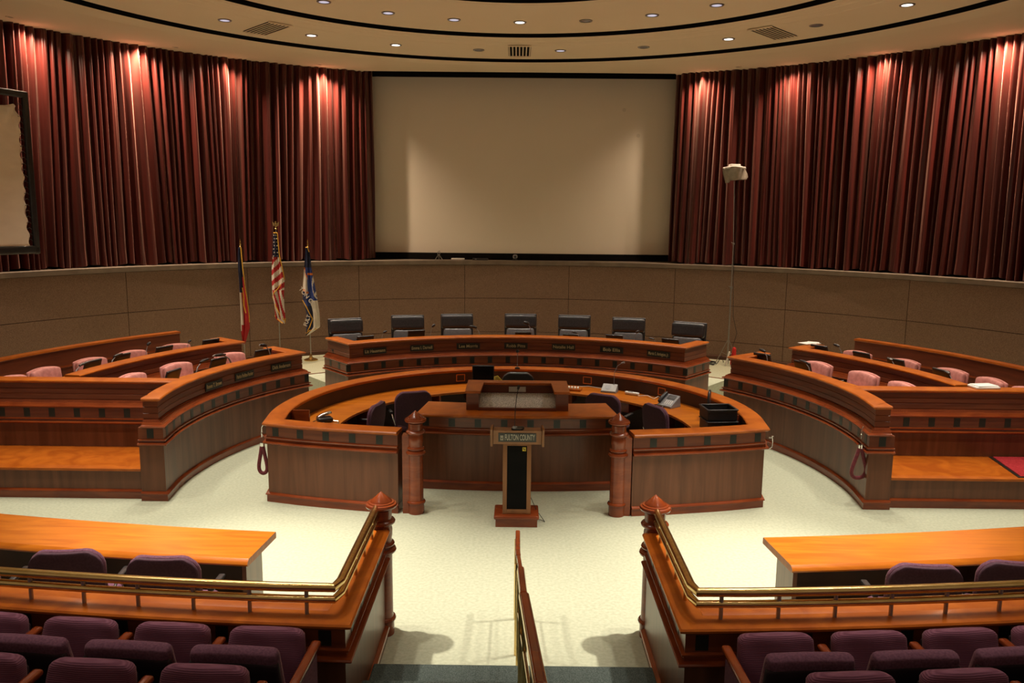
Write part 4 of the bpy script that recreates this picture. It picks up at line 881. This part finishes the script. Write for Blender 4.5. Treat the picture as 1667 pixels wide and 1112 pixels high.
b.build('stars', FWHITE, cl_)
def pga(u, v):
    if v < .46: return 0 if u < .62+.2*v else (0 if v < .3 else 1)
    if v < .80: return 2 if u < .42 else 1
    return 1 if (u > .2 or v > .86) else 2
flag(-6.64, 19.35, 2.78, ol([(401.7, 397.5, 402), (428.6, 396, 403.6), (467, 396, 406), (485, 396, 408), (507, 396, 409.7), (530, 395.7, 410), (541, 397, 406), (554.5, 400, 402)], 399.5, 0, 0), pga,
     [[(1, k/14) for k in range(0, 12)], [(.62, .42), (.7, .5), (.62, .6), (.8, .68)]], 'narrow furled navy, red and white flag, leftmost of the three flags', 'spear', [FNAVY, FRED, FWHITE])
def pfc(u, v):
    if v < .22: return 0
    if v < .60:
        if u < .42 and .24+.25*u < v < .46+.10*u: return 1
        if u < .45 and (abs(v-.23-.25*u) < .015 or abs(v-.47-.10*u) < .015): return 3
        if u > .45:
            q = sqrt((u-1.15)**2*.20+(v-.46)**2)
            if .125 < q < .15: return 1
            if q < .125 and .36 < v < .56 and int(v*26+u*7) % 4 == 0: return 1
            if abs(v-.30) < .012: return 3
        return 2 if u > .3 else 0
    if u < .55-.0*(v-.6) and v > .66: return 0
    if u < .5: return 2
    return 1 if u > .62 else 1
tf, vs, nu = flag(-5.12, 19.73, 2.78, ol([(401.7, 498.6, 503.6), (413, 498, 505), (440, 494.6, 508), (462, 492, 511.5), (485, 490.5, 514.8), (507, 495.7, 517.5), (530, 495, 518), (543, 495, 499)], 501, 0, 0), pfc,
     [[(.0, .60), (.15, .66), (.35, .74), (.52, .82), (.35, .9), (.1, .98)], [(.1, .99), (.4, .96), (.9, .93)], [(.2, 0), (.8, .01), (.9, .05)]], 'blue and white county flag with gold fringe, rightmost of the three flags', 'spear', [FNAVY, FWHITE, FBLUE, ORANGE])
cl_ = [c for c in kids(tf) if c.name.startswith('cloth')][0]
text_mesh('TON CO', .14, cl_, FWHITE, Matrix.Translation((.0, -.175, 1.60)) @ Matrix.Rotation(.9, 4, 'Y') @ Matrix.Rotation(pi/2, 4, 'X'), bold=.003)
text_mesh('FULT', .13, cl_, FWHITE, Matrix.Translation((-.02, -.175, 1.02)) @ Matrix.Rotation(-1.2, 4, 'Y') @ Matrix.Rotation(pi/2, 4, 'X'), bold=.002)
# ------------------------------------------------------------------ light stand
t = thing('light_stand', 'tall thin light stand with a draped silver reflector head, right of the big screen', 'light stand', (5.32, 20.0, 0), 0)
b = MB(); b.tube([(0, 0, .05), (0, 0, 1.9)], .020, 8); b.tube([(0, 0, 1.88), (0, 0, 3.0)], .015, 8); b.tube([(0, 0, 2.98), (-.06, 0, 4.5)], .011, 8); b.build('pole', STEEL, t)
b = MB(); b.lathe([(.0001, -.04), (.035, -.03), (.035, .03), (.0001, .04)], (0, 0, 1.90), 10); b.lathe([(.0001, -.03), (.03, -.02), (.03, .02), (.0001, .03)], (0, 0, 2.98), 10); b.tube([(0, 0, 1.9), (-.07, -.03, 1.94)], .008, 6); b.tube([(0, 0, 2.98), (-.06, -.03, 3.02)], .008, 6); b.build('clamp', STEEL, t)
for k in range(3):
    a = k*2.094+.4; b = MB(); b.tube([(0, 0, .62), (.30*cos(a), .24*sin(a), .015)], .009, 6); b.tube([(0, 0, .20), (.17*cos(a), .13*sin(a), .26)], .006, 6); b.build('leg', STEEL, t)
vs = []; nu, nv = 20, 12
for j in range(nv+1):
    for i in range(nu+1):
        u, v = i/nu, j/nv; x = -.36+.56*u+.10*v*(1-u)+.10*v*u*1.0; z = 4.80-.30*v+.04*sin(pi*u)*(1-v)-.03*sin(pi*u)*v*0+.04*v*u-(.05*v if u < .2 else 0)+.04*(v*(u > .9))
        y = -.20*sin(pi*u)+.03*sin(u*14+v*5)+.10*v; vs.append((x, y, z))
b = MB(); b.add(vs, [(j*(nu+1)+i, (j+1)*(nu+1)+i, (j+1)*(nu+1)+i+1, j*(nu+1)+i+1) for j in range(nv) for i in range(nu)]); o = b.build('reflector_cloth', FSILV, t); so = o.modifiers.new('cloth', 'SOLIDIFY'); so.thickness = .008
b = MB(); b.rbox(.50, .28, .05, .02, lambda x, y, z: (x, y, z-.5*x*x), T=Matrix.Translation((-.08, -.02, 4.83))); b.rbox(.26, .18, .05, .02, T=Matrix.Translation((-.07, 0, 4.875))); b.build('lamp_head', WHITE, t)
b = MB(); b.tube([(-.05, .05, 4.6), (.06, .06, 3.4), (.05, .05, 2.2), (.09, .02, 1.2), (.20, 0, .75), (.12, 0, .45), (.2, -.1, .30)], .006, 6); b.build('power_cord', BLACKP, t)
t = thing('red_bag', 'red and white cloth bag leaning at the foot of the light stand', 'bag', (5.33, 19.60, 0), 0)
b = MB(); b.rbox(.15, .14, .46, .05, lambda x, y, z: (x*(1-.55*max(0, z+.26)/.52)+.04*(z+.26), y, z), nz=8, T=Matrix.Translation((.02, 0, .235))); b.build('bag_body', REDC, t)
b = MB(); b.rbox(.03, .06, .36, .012, lambda x, y, z: (x+.25*(z), y, z), T=Matrix.Translation((-.13, -.04, .185))); b.build('white_flap', WHITE, t)
t = thing('cable_bundle', 'black power cable coiled on the carpet beside the red bag', 'cable', (4.75, 19.75, 0), 0)
b = MB(); pts = [(.28*cos(k*.55)*(1+.2*sin(k))-.05, .16*sin(k*.55), .015+.05*abs(sin(k*.9))) for k in range(26)]; b.tube(pts, .012, 6); b.tube([(.25, 0, .02), (.36, .02, .22), (.42, .05, .05)], .010, 6); b.build('cable_coil', BLACKP, t)
t = thing('microphone_cable', 'thin dark cable running from the lectern to the carpet', 'cable', (.20, 9.2, 0), 0)
b = MB(); b.tube([(-.02, .02, .30), (.06, -.02, .14), (.16, -.06, .008), (.12, .0, .008), (-.02, .05, .008)], .004, 5); b.build('cord', BLACKP, t)
# things on the ledge below the big screen
t = thing('desk_tripod', 'small grey clamp standing on the ledge left below the big screen', 'clamp', (-2.10, 21.58, 2.42), 0)
b = MB(); b.tube([(-.10, 0, .008), (0, 0, .16), (.10, 0, .008)], .012, 6); b.tube([(0, .08, .008), (0, 0, .16)], .012, 6); b.build('legs', STEEL, t); b = MB(); b.tube([(-.03, 0, .14), (-.02, 0, .22), (.02, 0, .25), (.035, 0, .20), (.02, 0, .14)], .010, 6); b.build('clamp_ring', STEEL, t)
t = thing('power_strip', 'white power strip lying on the ledge below the big screen', 'power strip', (-1.60, 21.74, 2.42), 0)
b = MB(); b.rbox(.36, .07, .05, .012, T=Matrix.Translation((0, 0, .026))); b.build('housing', WHITE, t); b = MB()
for i in range(4): b.box(-.12+.08*i, 0, .053, .03, .03, .006)
b.build('sockets', GREYP, t, False)
t = thing('dark_case', 'flat dark equipment case on the ledge below the big screen', 'case', (-1.0, 21.80, 2.42), 0)
b = MB(); b.rbox(.42, .14, .05, .012, T=Matrix.Translation((0, 0, .026))); b.build('case_body', BLACKP, t); b = MB(); b.box(-.12, -.072, .03, .05, .006, .02); b.build('latch', STEEL, t, False)
t = thing('ledge_camera', 'small round dark camera on the ledge below the middle of the big screen', 'camera', (-.06, 21.84, 2.42), 0)
b = MB(); b.lathe([(.0001, 0), (.07, 0), (.065, .03), (.03, .04), (.0001, .04)], n=18); b.build('base', BLACKP, t); b = MB(); b.rbox(.13, .12, .12, .05, T=Matrix.Translation((0, 0, .10))); b.build('head', GREYP, t); b = MB(); b.lathe([(.0001, 0), (.03, 0), (.03, .01), (.0001, .01)], n=14, T=Matrix.Translation((0, -.058, .10)) @ Matrix.Rotation(pi/2, 4, 'X')); b.build('lens', BLACKP, t)
for o in bpy.data.objects:
    if '_w' in o: del o['_w']
